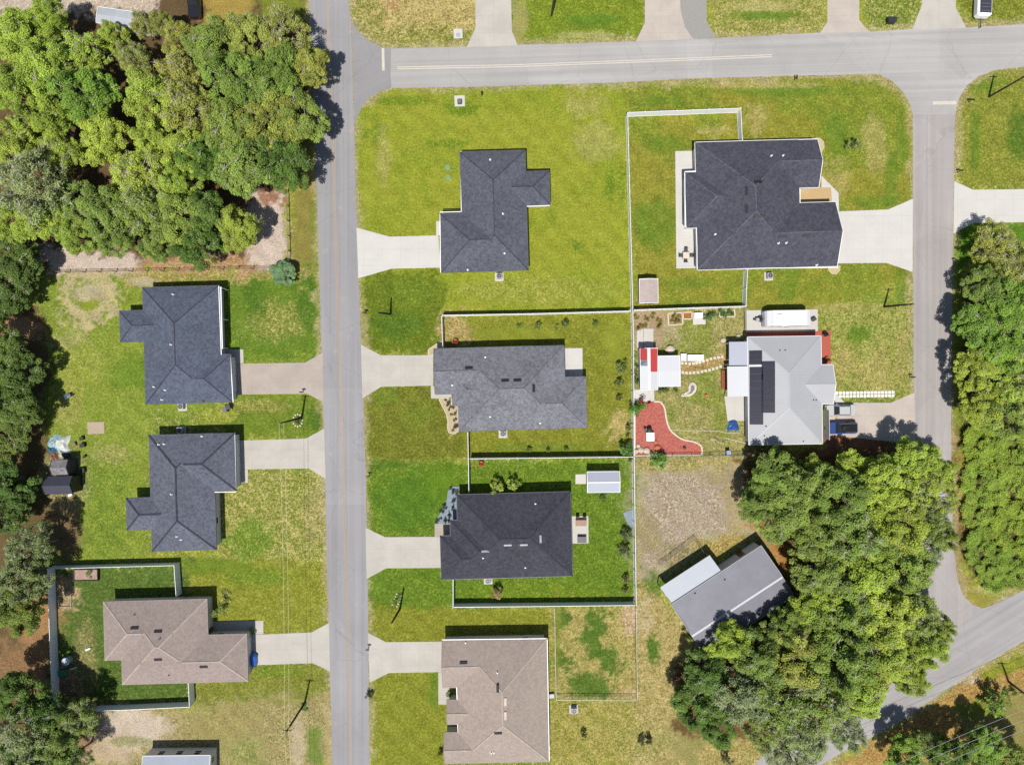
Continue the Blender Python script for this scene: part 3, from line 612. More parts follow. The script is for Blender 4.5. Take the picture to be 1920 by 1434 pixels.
    def hz(s, o, x, y):
        X0,Y0,a,b,g,dz = o; d = []
        if 'W' not in g: d.append(x-X0+a)
        if 'E' not in g: d.append(X0+a-x)
        if 'S' not in g: d.append(y-Y0+b)
        if 'N' not in g: d.append(Y0+b-y)
        if x < X0-a or x > X0+a or y < Y0-b or y > Y0+b: return -9
        return s.eave+dz+min(d)*s.s
    def z(s, x, y): return max(s.hz(o,x,y) for o in s.q)
    def on_roof(s, px, py):
        z = s.eave+0.5
        for _ in range(5):
            x, y = s.loc(*P(px,py,z)); v = s.z(x,y); z = v if v > 0 else z
        return x, y, z
    def vent(s, px, py, w=1.15, d=0.38, h=0.14, mat=None, name='roof_vent', along=True):
        x,y,z = s.on_roof(px,py); e = 0.05; gx_ = (s.z(x+e,y)-s.z(x-e,y))/(2*e); gy_ = (s.z(x,y+e)-s.z(x,y-e))/(2*e)
        n = Vector((-gx_,-gy_,1)).normalized(); t = Vector((-gy_,gx_,0)); t = t.normalized() if t.length > 1e-3 else Vector((1,0,0)); u = n.cross(t); c = Vector((x,y,z))
        vs = [c+t*(sx*w/2)+u*(sy*d/2)+n*hh for hh in (-0.03,h) for sx,sy in ((-1,-1),(1,-1),(1,1),(-1,1))]
        mb = MB().add(vs,[(3,2,1,0),(4,5,6,7),(0,1,5,4),(1,2,6,5),(2,3,7,6),(3,0,4,7)])
        return mb.build(name, mat or M_BLACK, s.roof)
    def pipe(s, px, py, mat=None, r=0.09, h=0.35):
        x,y,z = s.on_roof(px,py); MB().lathe([(r*1.9,z-0.08),(r*1.6,z+0.06),(r,z+0.10),(r,z+h),(r*0.6,z+h+0.01)],10,x,y).build('vent_pipe', mat or M_WHITE, s.roof)
    def gutter(s, pts, w=0.11):
        mb = MB(); ps = [s.loc(*P(px,py,s.eave)) for px,py in pts]
        for a,b in zip(ps[:-1],ps[1:]):
            mb.beam((*a,s.eave-0.05),(*b,s.eave-0.05),w,0.14)
        mb.build('gutter', M_WHITE, s.roof)
    def inside(s, x, y, skip, m=0.0):
        return any(j != skip and abs(x-o[0]) < o[2]-s.over+m and abs(y-o[1]) < o[3]-s.over+m for j,o in enumerate(s.q))
    def auto_windows(s):
        for i,(x,y,a,b,g,dz) in enumerate(s.q):
            wa, wb = a-s.over-i*0.004, b-s.over-i*0.004
            for ts in (-0.55,0.0,0.55):
                for (wx,wy,r) in ((x+ts*wa,y-wb-0.02,0),(x+ts*wa,y+wb+0.02,math.pi),(x-wa-0.02,y+ts*wb,-math.pi/2),(x+wa+0.02,y+ts*wb,math.pi/2)):
                    if s.inside(wx,wy,i,0.5) or any(math.hypot(wx-u,wy-v) < 1.5 for u,v in s.used()): continue
                    f = link('window', WF, s.root, (wx,wy,0.95), r); link('pane', WG, f)
    def used(s):
        return [(c.location.x,c.location.y) for c in s.root.children if c.name.startswith(('window','garage','front_door'))]
    def door(s, px, py, side, w, h=2.1, name='garage_door', mat=None):
        x, y = s.loc(*P(px,py,0)); best = None
        for i,(X0,Y0,a,b,g,dz) in enumerate(s.q):
            wa, wb = a-s.over-i*0.004, b-s.over-i*0.004
            c = {'E':(X0+wa+0.03,y),'W':(X0-wa-0.03,y),'N':(x,Y0+wb+0.03),'S':(x,Y0-wb-0.03)}[side]; d = math.hypot(c[0]-x,c[1]-y)
            if not s.inside(*c,i,-0.05) and (best is None or d < best[0]): best = (d,c)
        if best is None: return
        c = best[1]; rot = {'S':0,'N':math.pi,'E':math.pi/2,'W':-math.pi/2}[side]
        for ch in list(s.root.children):
            if ch.name.startswith('window') and math.hypot(ch.location.x-c[0],ch.location.y-c[1]) < w/2+0.8:
                for g in list(ch.children): bpy.data.objects.remove(g)
                bpy.data.objects.remove(ch)
        mb = MB(); n = 4 if w > 2 else 1
        for k in range(n): mb.box(0,0,k*h/n+0.01,w,0.06,h/n-0.02)
        o = mb.build(name, mat or (GARAGE if w > 2 else DOORM), s.root, (c[0],c[1],0.05), rot)
        MB().box(w*0.32 if w < 2 else 0,-0.05,1.0 if w < 2 else 0.4,0.05 if w < 2 else 0.25,0.05,0.05).build('handle', M_DARK, o)
        return o

# top-middle charcoal house
h = House('house','charcoal shingle house with T-shaped roof on the yellow-green corner lawn','' or [(865,283,988,508),(826,398,988,509),(900,322,1031,386)], roof=S_DARK, wall=M_WALLW, cap=CAP_D, fascia=F_GREY, capw=0.12)
h.gutter([(864,284),(865,397),(825,398),(826,511)]); h.gutter([(988,387),(1031,385.5)])
for p in ((919,300),(943,401),(946,475),(877,506)): h.pipe(*p)
h.vent(925,385,0.5,0.3,mat=S_DARK); h.door(824,472,'W',4.9); h.door(845,396,'N',1.0,name='front_door')
# big dark house, top right
h = House('house','largest house, dark shingle roof with recessed tan entry beside the bright wide driveway',[(1306,264,1500,503),(1306,264,1534,355,'E'),(1306,382,1568,503,'E'),(1285,321,1440,426)], roof=S_DARK2, wall=M_WALLW, cap=CAP_L, slope=0.42, capw=0.10)
h.gutter([(1534,261),(1305,267.5),(1305.5,321),(1284,322),(1284.5,426),(1306.5,426),(1307,504),(1572,501.5)]); h.gutter([(1500,355),(1500,393)]); h.gutter([(1500,382),(1567,381)])
for p in ((1421.5,341.5),(1400,358.5),(1400,392),(1422,406),(1468,443.5),(1511.5,442)): h.vent(*p)
for p in ((1446,292.5),(1468,292),(1341,439.5),(1459.5,456),(1474,455.5),(1531,497)): h.pipe(*p)
h.door(1574,450,'E',4.9); h.door(1498,368,'E',1.1,name='front_door')
# middle grey house
h = House('house','mid-grey shingle house inside the white fenced yard with pale square patio behind',[(859,650,1060,806),(814.5,651,1000,737,'W'),(859,709,1100,805),(847.5,700,950,759.5)], roof=S_MID, wall=M_WALLG, fascia=F_GREY, cap=CAP_L, slope=0.38, capw=0.13)
for p in ((879,690),(947,713.5),(970,713),(1000.5,728)): h.vent(*p)
for p in ((910,669.5),(919,781),(1013,793),(848,722)): h.pipe(*p)
h.door(812,695,'W',4.9); h.door(850,748,'W',1.0,name='front_door')
# dark house of the vivid green lot
h = House('house','blackish hip-roofed house on the vivid green fenced lawn',[(858,924,1072,1082),(826,1001,1072,1083),(845,972,1072,1083)], roof=S_BLACK, wall=M_WALLG, cap=CAP_D, slope=0.42, fascia=M_DARK)
for p in ((910,1033.5),(952,1021),(982,1020.5),(1013,1010)): h.vent(*p, mat=M_GREY, d=0.3)
for p in ((906,1045.5),(985,1063.5),(1004,944)): h.pipe(*p)
h.door(824,1035,'W',4.9); h.door(845,990,'W',1.0,name='front_door')
# beige house, bottom
h = House('house','large beige shingle house with small courtyard notches at the bottom centre',[(857,1198,1028,1429),(829.5,1199,960,1288,'W'),(838,1311,930,1357,'W'),(833,1372,930,1430,'W')], roof=S_TAN2, wall=M_WALLT, fascia=F_TAN, cap=CAP_T, slope=0.38, ang=1.0)
for p in ((869,1242),(933.5,1290),(934,1373)): h.vent(*p)
for p in ((947,1315),(947,1341)): h.vent(*p, mat=M_STONE)
for p in ((873,1204),(932.5,1260),(921,1410),(926,1409)): h.pipe(*p)
h.gutter([(829,1199),(1026,1196.5)]); h.gutter([(1026,1196.5),(1030,1428)]); h.gutter([(856,1288),(857,1311)]); h.gutter([(858,1357),(859,1373)])
h.door(828,1232,'W',4.9); h.door(857,1300,'W',1.0,name='front_door')
# slate house, left upper
h = House('house','slate-blue shingle house below the upper left wood, with small west wing',[(270,537,413,756),(272,666,434.5,756),(224.5,581,345,640)], roof=S_BLUE, wall=M_WALLG, cap=CAP_D, slope=0.40, fascia=F_GREY, capw=0.12)
h.gutter([(410,535),(415,666),(432,666),(437,754.5)])
for p in ((325,552),(321,646),(310,731),(304,749),(289,725)): h.pipe(*p)
h.vent(381,752,0.3,0.3); h.door(437,705,'E',4.9); h.door(425,660,'N',1.0,name='front_door')
pb = MB(); 
for py in (540,598,650):
    x,y = h.loc(*P(414,py,2.4)); pb.beam((x-0.4,y,2.45),(x+0.1,y,2.45),0.12,0.15)
x0,y0 = h.loc(*P(414.5,538,2.4)); x1,y1 = h.loc(*P(417.5,654,2.4)); pb.beam((x0,y0,2.45),(x1,y1,2.45),0.15,0.18); pb.build('porch_beam', M_WHITE, h.root)
for py in (540,598,652):
    x,y = h.loc(*P(415.5,py,2.4)); MB().box(x,y,0,0.12,0.12,2.4).build('porch_post', M_WHITE, h.root)
# charcoal house, left middle
h = House('house','charcoal-blue hip house on the left, between two concrete driveways, roof stepped on both sides',[(280.5,814,442,922),(282,814,403,1032),(237,932,345,992)], roof=S_BLUE2, wall=M_WALLW, cap=CAP_D, slope=0.42, capw=0.24, fascia=F_GREY)
h.gutter([(440,811),(442.5,922),(401.5,922.5),(403.5,1030)])
for p in ((298,833),(308,832),(379,817.5),(322,926),(332,1005),(340,1011)): h.pipe(*p)
h.door(445,853,'E',4.9); h.door(437,918,'S',1.0,name='front_door')
# taupe house inside the tall white fence
h = House('house','taupe shingle house whose back yard is closed by the tall white fence',[(195,1125,390,1235),(228,1191,464,1280),(228,1125,390,1280)], roof=S_TAN, wall=M_WALLT, fascia=F_TAN, cap=CAP_T, slope=0.38)
for p in ((252.5,1177),(296.5,1183.5),(296.5,1235.5),(382,1249)): h.vent(*p)
for p in ((252.5,1152),(317,1265),(300,1197)): h.pipe(*p, mat=M_DARK, r=0.06)
h.door(468,1218,'E',4.6); h.door(392,1178,'E',1.0,name='front_door')
# metal-roofed house with solar panels
MET_L = metalroof('pale_metal_roof', pc(203,204,207), 2.2, 0.05); MET_W = metalroof('white_metal_roof', pc(238,240,243), 3.0, 0.03); MET_G = metalroof('grey_metal_roof', pc(150,150,160), 3.2, 0.14); MET_S = metalroof('silver_shed_roof', pc(196,200,214), 3.0, 0.04)
h = House('house','pale metal-roofed house with black solar panels and two cars in front',[(1402.5,630.5,1541,833),(1450,684,1562,758,'E')], roof=MET_L, wall=M_WALLT, cap=plain('metal_cap',pc(206,209,214),0.5,0.4,var=0.04), slope=0.30, capw=0.16, ang=0.8)
for p in ((1462,657),(1472,656.5),(1525,750),(1530,750),(1433,817),(1436,799),(1506,827)): h.pipe(*p, mat=M_DARK, r=0.06, h=0.25)
PV = plain('solar_cell', (0.020,0.021,0.033), 0.25, 0.5, var=0.1); 
for (xa,xb,ya,yb,n) in ((1405.5,1427.5,657,683.5,3),(1406.5,1429.5,688,796,8),(1428.6,1451.5,677,774,8)):
    for k in range(n):
        cy_ = ya+(yb-ya)*(k+0.5)/n; x,y,z = h.on_roof((xa+xb)/2,cy_); w = (xb-xa)/12*0.97; l = (yb-ya)/n/12*0.96-0.03
        dz = h.s*w/2; vs = [(x-w/2,y-l/2,z+0.08-dz),(x+w/2,y-l/2,z+0.08+dz),(x+w/2,y+l/2,z+0.08+dz),(x-w/2,y+l/2,z+0.08-dz)]
        MB().add([(a,b,c-0.04) for a,b,c in vs]+vs,[(3,2,1,0),(4,5,6,7),(0,1,5,4),(1,2,6,5),(2,3,7,6),(3,0,4,7)]).build('solar_panel', PV, h.roof)
x0,y0,z0 = h.on_roof(1404.5,685.8); x1,y1,z1 = h.on_roof(1428,685.4); MB().beam((x0,y0,z0+0.05),(x1,y1,z1+0.05),0.16,0.08).build('conduit', M_WHITE, h.roof)
def slab_roof(par, H_, pxs, zs, mat, name, th=0.07):
    pts = [(*H_.loc(*P(px,py,z)),z) for (px,py),z in zip(pxs,zs)]
    return MB().add(pts+[(a,b,c-th) for a,b,c in pts],[(0,1,2,3),(7,6,5,4),(0,4,5,1),(1,5,6,2),(2,6,7,3),(3,7,4,0)]).build(name, mat, par)
slab_roof(h.root,h,[(1367,641),(1402,640.5),(1402.5,684.5),(1367,685)],(2.3,2.6,2.6,2.3),metalroof('lilac_metal',pc(200,204,220),3,0.04),'awning_roof')
slab_roof(h.root,h,[(1363.5,687),(1404,686.5),(1405,743),(1364,743.5)],(2.3,2.62,2.62,2.3),MET_W,'porch_roof')
for px,py in ((1368,643),(1368,683),(1366,690),(1366,741)):
    x,y = h.loc(*P(px,py,2.2)); MB().box(x,y,0,0.1,0.1,2.25).build('porch_post', M_WHITE, h.root)
h.door(1562,720,'E',2.4); h.door(1540,795,'E',4.6)
# long grey metal building among the trees
h = House('metal_building','long grey metal building set diagonally, half under the oaks',[(1273,1068.2,1474.6,1181.8,'EW')], roof=MET_G, wall=M_WALLG, slope=0.16, ang=33.2, eave=3.2, cap=plain('white_ridge',pc(226,228,234),0.5,0.4,var=0.05), cat='building', over=0.15, fascia=M_GREY, capw=0.32)
for o_ in (h.roof,*h.roof.children):
    for v in o_.data.vertices:
        if v.co.z > h.eave+0.3: v.co.y -= 0.85          # the ridge lies off-centre
for px,py in ((1303,1112),(1359,1086.5)): h.pipe(px,py,mat=M_DARK,r=0.08,h=0.2)
slab_roof(h.root,h,[(1237.5,1101),(1260.5,1131.5),(1352,1070),(1330.5,1040.5)],(2.6,3.0,3.0,2.6),metalroof('bright_lean_to',pc(216,221,229),3,0.03),'lean_to_roof')
for px,py in ((1239,1101),(1285,1071),(1329,1042)):
    x,y = h.loc(*P(px,py,2.5)); MB().box(x,y,0,0.12,0.12,2.5).build('lean_to_post', M_WOOD, h.root)
h.door(1390,1045,'N',1.0,name='front_door')
# mobile home at the lower edge
h = House('mobile_home','pale grey mobile home cut by the lower edge, bottom left',[(268,1416,395,1475,'EW')], roof=metalroof('mobile_roof',pc(180,188,202),2.5,0.06), wall=M_WALLW, slope=0.16, ang=0.6, eave=2.5, cat='mobile home', over=0.1)
# half-hidden dwelling in the wood
h = House('mobile_home','pale metal roof showing through the top of the upper left wood',[(182,20,285,50,'EW')], roof=metalroof('mossy_metal',pc(206,212,218),2.5,0.2), wall=M_WALLW, slope=0.14, ang=-8, eave=2.4, cat='mobile home', over=0.1)

# ------------------------------------------------------------------ sheds
h = House('garden_shed','tan shed with ridged roof in the corner of the upper right back yard',[(1199,523,1234,568,'NS')], roof=shingle('tan_shed_roof',pc(212,194,186),0.3), wall=M_WALLT, slope=0.25, eave=2.2, cat='shed', over=0.12, windows=False, ang=0.8); h.door(1216,568,'S',1.4,1.9,name='shed_door')
h = House('garden_shed','silver and white metal shed standing on the vivid green lawn',[(1101,884,1162,923,'EW')], roof=MET_S, wall=M_WALLG, slope=0.24, eave=2.3, cat='shed', over=0.12, windows=False, ang=0.6, cap=M_WHITE, capw=0.12); h.door(1100,900,'W',1.6,1.9,name='shed_door')
h = House('garden_shed','grey gabled shed beside the junk pile at the left wood edge',[(97,862,128,890,'EW')], roof=shingle('grey_shed_roof',pc(150,146,150)), wall=plain('dark_shed_wall',(0.05,0.05,0.06),0.8,0.2), slope=0.45, eave=2.5, cat='shed', fascia=M_DARK, over=0.12, windows=False, ang=1.5)
h = House('garden_shed','black barrel-roofed shed, lower of the two at the left wood edge',[(84,893,136,926,'EW')], roof=metalroof('black_roof',pc(74,74,90),1.2,0.1), wall=M_BLACK, slope=0.5, eave=2.6, cat='shed', fascia=M_BLACK, over=0.12, windows=False, ang=1.5)
RED = metalroof('red_roof_sheet', pc(214,72,70), 3.0, 0.04)
h = House('garden_shed','red and white gabled shed against the long white fence',[(1200.5,653,1233,731,'NS')], roof=MET_W, wall=M_WALLW, slope=0.22, eave=2.4, cat='shed', over=0.12, windows=False, ang=0.8, cap=M_WHITE, capw=0.35); h.door(1217,731,'S',1.3,1.9,name='shed_door')
def roof_sheet(H_, xa, ya, xb, yb, mat, name='roof_sheet', lift=0.03):
    vs = []
    for px,py in ((xa,ya),(xb,ya),(xb,yb),(xa,yb)):
        x,y,z = H_.on_roof(px,py); vs.append((x,y,z+lift))
    MB().add(vs+[(a,b,c-0.025) for a,b,c in vs],[(3,2,1,0),(4,5,6,7),(0,4,5,1),(1,5,6,2),(2,6,7,3),(3,7,4,0)]).build(name, mat, H_.roof)
roof_sheet(h,1201,653.5,1213.5,676,RED); roof_sheet(h,1219,653.5,1232.5,697,RED); roof_sheet(h,1201.5,676.5,1214,686,plain('blue_grey_sheet',pc(150,166,176),0.5,0.4))
h = House('carport','white flat-roofed carport joined beside the red and white shed',[(1234.5,667,1275,724.5,'EW')], roof=MET_W, wall=M_WALLW, slope=0.04, eave=2.3, cat='carport', over=0.15, windows=False, ang=0.8)
# ------------------------------------------------------------------ fences
def post_mesh(w, hh, mat, capw=0.03):
    return MB().box(0,0,0,w,w,hh).add([(-w/2-capw,-w/2-capw,hh),(w/2+capw,-w/2-capw,hh),(w/2+capw,w/2+capw,hh),(-w/2-capw,w/2+capw,hh),(0,0,hh+0.07)],[(3,2,1,0),(0,1,4),(1,2,4),(2,3,4),(3,0,4)]).mesh('post', mat)
VPOST = post_mesh(0.12, 1.86, M_VINYL, 0.015)
def vinyl_fence(label, pxs, hh=1.8):
    pts = [Vector((*P(px,py,hh),0)) for px,py in pxs]; root = thing('white_fence', label, 'fence', pts[0], 0, 'white privacy fences'); o = pts[0]
    for si,(a,b) in enumerate(zip(pts[:-1],pts[1:])):
        L = (b-a).length; n = max(1,round(L/2.4)); l = L/n; d = (b-a)/n; rot = math.atan2(d.y,d.x)
        mb = MB().box(0,0,0.08,l-0.14,0.035,1.62).box(0,0,0.04,l-0.14,0.07,0.14).box(0,0,hh-0.12,l-0.14,0.065,0.12)
        pm = mb.mesh('panel', M_VINYL)
        for k in range(n):
            m = a+d*(k+0.5)-o; link('panel', pm, root, m, rot)
            if k or si == 0: link('post', VPOST, root, a+d*k-o, rot)
            if si and k == 0: link('post', VPOST, root, a-o, rot)
    link('post', VPOST, root, pts[-1]-o, rot); return root
vinyl_fence('long white fence running down the middle of the picture between the lots', [(1177,212),(1180,330),(1184,480),(1188,640),(1189,858),(1193,1133)])
vinyl_fence('white fence around the upper right back yard, facing the cross road', [(1179.5,211),(1389,203),(1392,262)])
vinyl_fence('white fence along the north side of the mid-grey house', [(830,651),(828,594),(830,591),(1000,588),(1182,583)])
vinyl_fence('white fence between the tan shed yard and the garden beds', [(1190,581),(1300,577),(1398,574)])
vinyl_fence('short white fence beside the big dark house, going down to the camper pad', [(1402,505),(1400,540),(1399,573)])
vinyl_fence('white fence south of the mid-grey house, reaching the dark house roof', [(877,811),(878,858),(879,922)])
vinyl_fence('white fence separating the mid-grey house from the vivid green lawn', [(882,860),(1030,858.5),(1186,856.5)])
vinyl_fence('white fence along the south side of the vivid green lawn', [(849.5,1087),(849.5,1138),(1020,1136.5),(1190,1134.5)])
vinyl_fence('tall white fence closing the taupe house back yard, far left', [(330,1118),(326,1060),(206,1063),(88.5,1066.5),(93,1200),(98,1335),(226,1331),(355,1325),(353,1281)])
GPOST = MB().tube([(0,0,0),(0,0,1.3)],0.035,6).mesh('post', M_GALV)
def chain_fence(label, pxs, hh=1.25, mat=M_GALV, sp=0.22, post=None, step=2.6, name='chain_link_fence'):
    pts = [Vector((*P(px,py,hh),0)) for px,py in pxs]; root = thing(name, label, 'fence', pts[0]); o = pts[0]
    rail = MB(); net = MB()
    for a,b in zip(pts[:-1],pts[1:]):
        L = (b-a).length; n = max(1,round(L/step)); d = (b-a).normalized()
        for k in range(n+1): link('post', post or GPOST, root, a+(b-a)*(k/n)-o)
        rail.beam(a-o+Vector((0,0,hh)), b-o+Vector((0,0,hh)), 0.045, 0.045)
        q = 0.0; u = Vector((0,0,1))
        while q < L:
            for sg in (1,-1):
                e = q+sg*hh; t0, t1 = q, min(max(e,0),L); z1 = hh*abs(t1-t0)/hh
                net.beam(a+d*t0-o+u*0.03, a+d*t1-o+u*max(0.05,z1-0.02), 0.007, 0.007)
            q += sp
    rail.build('top_rail', mat, root); tag(net.build('wire_mesh', mat, root), kind='stuff'); return root
chain_fence('chain link fence around the patchy dog yard beside the beige house', [(1040,1140),(1043,1312),(1195,1313),(1193,1140)])
chain_fence('low dark wire fence along the foot of the red mulch garden', [(1190,856.5),(1300,855),(1402,853)], 1.2, M_DARK)
chain_fence('dark wire fence between the garden and the camper pad', [(1399,581),(1400,628)], 1.2, M_DARK)
chain_fence('rickety dog pen of wire beside the white lean-to roof', [(1238,1060),(1303,1011),(1322,1038)], 1.2, M_DARK)
WPOST = MB().box(0,0,0,0.12,0.12,1.25).mesh('post', M_WOOD)
def wire_fence(label, pxs, hh=1.2):
    pts = [Vector((*P(px,py,hh),0)) for px,py in pxs]; root = thing('wire_fence', label, 'fence', pts[0]); o = pts[0]
    for a,b in zip(pts[:-1],pts[1:]):
        n = max(1,round((b-a).length/2.5))
        for k in range(n+1): link('post', WPOST, root, a+(b-a)*(k/n)-o, random.random())
    for z in (0.3,0.7,1.15):
        mb = MB()
        for a,b in zip(pts[:-1],pts[1:]): mb.beam(a-o+Vector((0,0,z)), b-o+Vector((0,0,z)), 0.03 if z < 1 else 0.06, 0.03)
        mb.build('wire', M_WOOD, root)
wire_fence('wooden post and wire fence at the foot of the upper left wood', [(92,509.5),(300,506),(470,502),(539,500)])
wire_fence('post and wire fence running up beside the sandy strip to the main road verge', [(540,497),(536,355)])

# ------------------------------------------------------------------ trees and shrubs
def leaf_mesh(name, centers, radii, tints, per, leaf, seed, flat_=0.75, upw=1.05, rnd=0.8, asp=0.62):
    rng = np.random.default_rng(seed); C = np.array(centers); Rr = np.array(radii); T = np.array(tints)
    cnt = np.maximum(6,(per*(Rr/np.mean(Rr))**2).astype(int)); idx = np.repeat(np.arange(len(C)),cnt); n = len(idx)
    d = rng.normal(size=(n,3)); d /= np.linalg.norm(d,axis=1,keepdims=True); rr = rng.random(n)**0.42
    off = d*(rr*Rr[idx])[:,None]; off[:,2] *= flat_
    p = C[idx]+off
    nr = d*0.55+np.array([0,0,upw])+rng.normal(size=(n,3))*rnd*0.6; nr /= np.linalg.norm(nr,axis=1,keepdims=True)
    a = rng.normal(size=(n,3)); a -= nr*np.sum(a*nr,1,keepdims=True); a /= np.linalg.norm(a,axis=1,keepdims=True); b = np.cross(nr,a)
    L = leaf*(0.55+0.9*rng.random(n))[:,None]; W = L*asp
    v = np.stack([p-a*L/2, p+b*W/2-nr*L*0.06, p+a*L/2, p-b*W/2-nr*L*0.06],1).reshape(-1,3)
    me = bpy.data.meshes.new(name); me.vertices.add(4*n); me.vertices.foreach_set('co', v.reshape(-1).astype(np.float32))
    me.loops.add(4*n); me.loops.foreach_set('vertex_index', np.arange(4*n,dtype=np.int32)); me.polygons.add(n); me.polygons.foreach_set('loop_start', (np.arange(n)*4).astype(np.int32)); me.update(calc_edges=True)
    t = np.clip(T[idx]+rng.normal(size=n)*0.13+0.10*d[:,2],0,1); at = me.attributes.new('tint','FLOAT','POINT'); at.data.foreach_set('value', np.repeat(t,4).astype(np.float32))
    me.materials.append(M_LEAF); return me
def make_tree(seed, Rc=4.0, Ht=9.0, npuff=85, per=120, leaf=0.30, pr=(0.5,1.05), lob=0.25, openness=0.0, twigs=26, flat_=0.62, shell=0.55):
    r = random.Random(seed); cz = Ht-Rc*flat_
    ph = [r.uniform(0,6.28) for _ in range(3)]; big = [(r.uniform(0,6.28), 0.95*math.sqrt(r.random()), r.uniform(0.8,1.7)) for _ in range(13)]
    cs = []; rs = []; ts = []
    tries = 0
    while len(cs) < npuff and tries < npuff*30:
        tries += 1
        u = r.random(); th = r.uniform(0,6.283); el = math.asin(min(1,u*1.12-0.12)) if u > 0.11 else -0.3*r.random()
        out = 1+lob*(0.5*math.sin(2*th+ph[0])+0.35*math.sin(3*th+ph[1])+0.3*math.sin(5*th+ph[2]))
        q = shell+(1-shell)*r.random()**0.6
        x = math.cos(el)*math.cos(th)*Rc*out*q; y = math.cos(el)*math.sin(th)*Rc*out*q; z = math.sin(el)*Rc*flat_*q
        # boughs: lumps that lift some parts of the crown and drop the gaps between them
        lift = max((m*max(0,1-math.hypot(x-Rc*f*math.cos(a),y-Rc*f*math.sin(a))/(Rc*0.33)) for a,f,m in big), default=0)
        if lift < 0.15 and r.random() < 0.72+openness: continue
        z += lift*1.6-0.9
        rad = r.uniform(*pr)*(0.85+0.2*min(1,lift))
        if any((x-a)**2+(y-b)**2+(z+cz-c)**2 < (0.45*(rad+w))**2 for (a,b,c),w in zip(cs,rs)): continue
        cs.append((x,y,cz+z)); rs.append(rad); ts.append(min(1,max(0,r.gauss(0.5,0.2))))
    lm = leaf_mesh('crown', cs, rs, ts, per, leaf, seed+100)
    tb = MB(); r0 = 0.045*Ht*0.6
    lean = (r.uniform(-0.4,0.4), r.uniform(-0.4,0.4)); fk = (lean[0],lean[1],Ht*0.36)
    tb.tube([(0,0,-0.05),(lean[0]*0.3,lean[1]*0.3,Ht*0.15),fk],[r0*1.35,r0,r0*0.85],8)
    for (x,y,z) in r.sample(cs, min(16,len(cs))):
        mid = (fk[0]*0.6+x*0.4+r.uniform(-0.3,0.3), fk[1]*0.6+y*0.4+r.uniform(-0.3,0.3), fk[2]*0.45+z*0.55)
        tb.tube([fk,mid,(x,y,z)],[r0*0.5,r0*0.3,0.04],5,False)
    tw = MB()
    for i in range(twigs):
        (x,y,z), rad = r.choice(list(zip(cs,rs))); k = rad*r.uniform(0.75,1.15); th = r.uniform(0,6.28)
        p0 = Vector((x*0.55,y*0.55,z-1.0)); p1 = Vector((x,y,z+rad*0.6)); p2 = p1+Vector((math.cos(th)*k,math.sin(th)*k,rad*0.42))
        tw.tube([p0,p1,p2],[0.06,0.05,0.018],4,False)
        th2 = th+r.choice((-1,1))*0.8; tw.tube([p1,p1+Vector((math.cos(th2)*k*0.8,math.sin(th2)*k*0.8,rad*0.3))],[0.04,0.014],4,False)
    return dict(crown=lm, trunk=tb.mesh('trunk', M_BARK, True), twig=tw.mesh('twigs', M_TWIG) if twigs else None, R=Rc, H=Ht, cz=cz+Rc*flat_*0.55)
PROTO = {'oak':[make_tree(k, npuff=135, per=190, leaf=0.195, pr=(0.42,0.9), twigs=40) for k in (1,2,3,4)],
         'clump':[make_tree(k, npuff=85, per=270, leaf=0.20, pr=(0.5,1.05), lob=0.4, openness=0.12, twigs=16) for k in (11,12,13)],
         'airy':[make_tree(k, npuff=135, per=105, leaf=0.18, pr=(0.4,0.85), lob=0.3, twigs=110, openness=0.05) for k in (21,22)],
         'small':[make_tree(k, Rc=1.0, Ht=2.2, npuff=22, per=42, leaf=0.17, pr=(0.25,0.45), twigs=5, lob=0.3, flat_=0.8) for k in (31,32)],
         'shrub':[make_tree(k, Rc=1.0, Ht=0.95, npuff=20, per=60, leaf=0.15, pr=(0.28,0.5), twigs=0, lob=0.2, flat_=0.75, shell=0.2) for k in (41,42)]}
def vine_mesh(seed):
    r = random.Random(seed); cs=[]; rs=[]; ts=[]
    for _ in range(130):
        th = r.uniform(0,6.28); q = math.sqrt(r.random())*4.0; hz = 1.7+0.9*math.sin(q*1.7+seed)+r.uniform(-0.45,0.45)-0.05*q*q
        cs.append((q*math.cos(th),q*math.sin(th),max(0.35,hz))); rs.append(r.uniform(0.4,0.8)); ts.append(min(1,max(0,r.gauss(0.5,0.16))))
    st = MB()
    for k in range(9):
        c = r.choice(cs); st.tube([(c[0]*0.3,c[1]*0.3,0),(c[0],c[1],c[2])],[0.05,0.02],5,False)
    return dict(crown=leaf_mesh('foliage', cs, rs, ts, 190, 0.165, seed, 0.6, 0.9, 0.8), trunk=st.mesh('stem', M_BARK), twig=None, R=4.0, H=3.0, cz=1.6)
PROTO['vine'] = [vine_mesh(k) for k in (51,52)]
TI = [0]
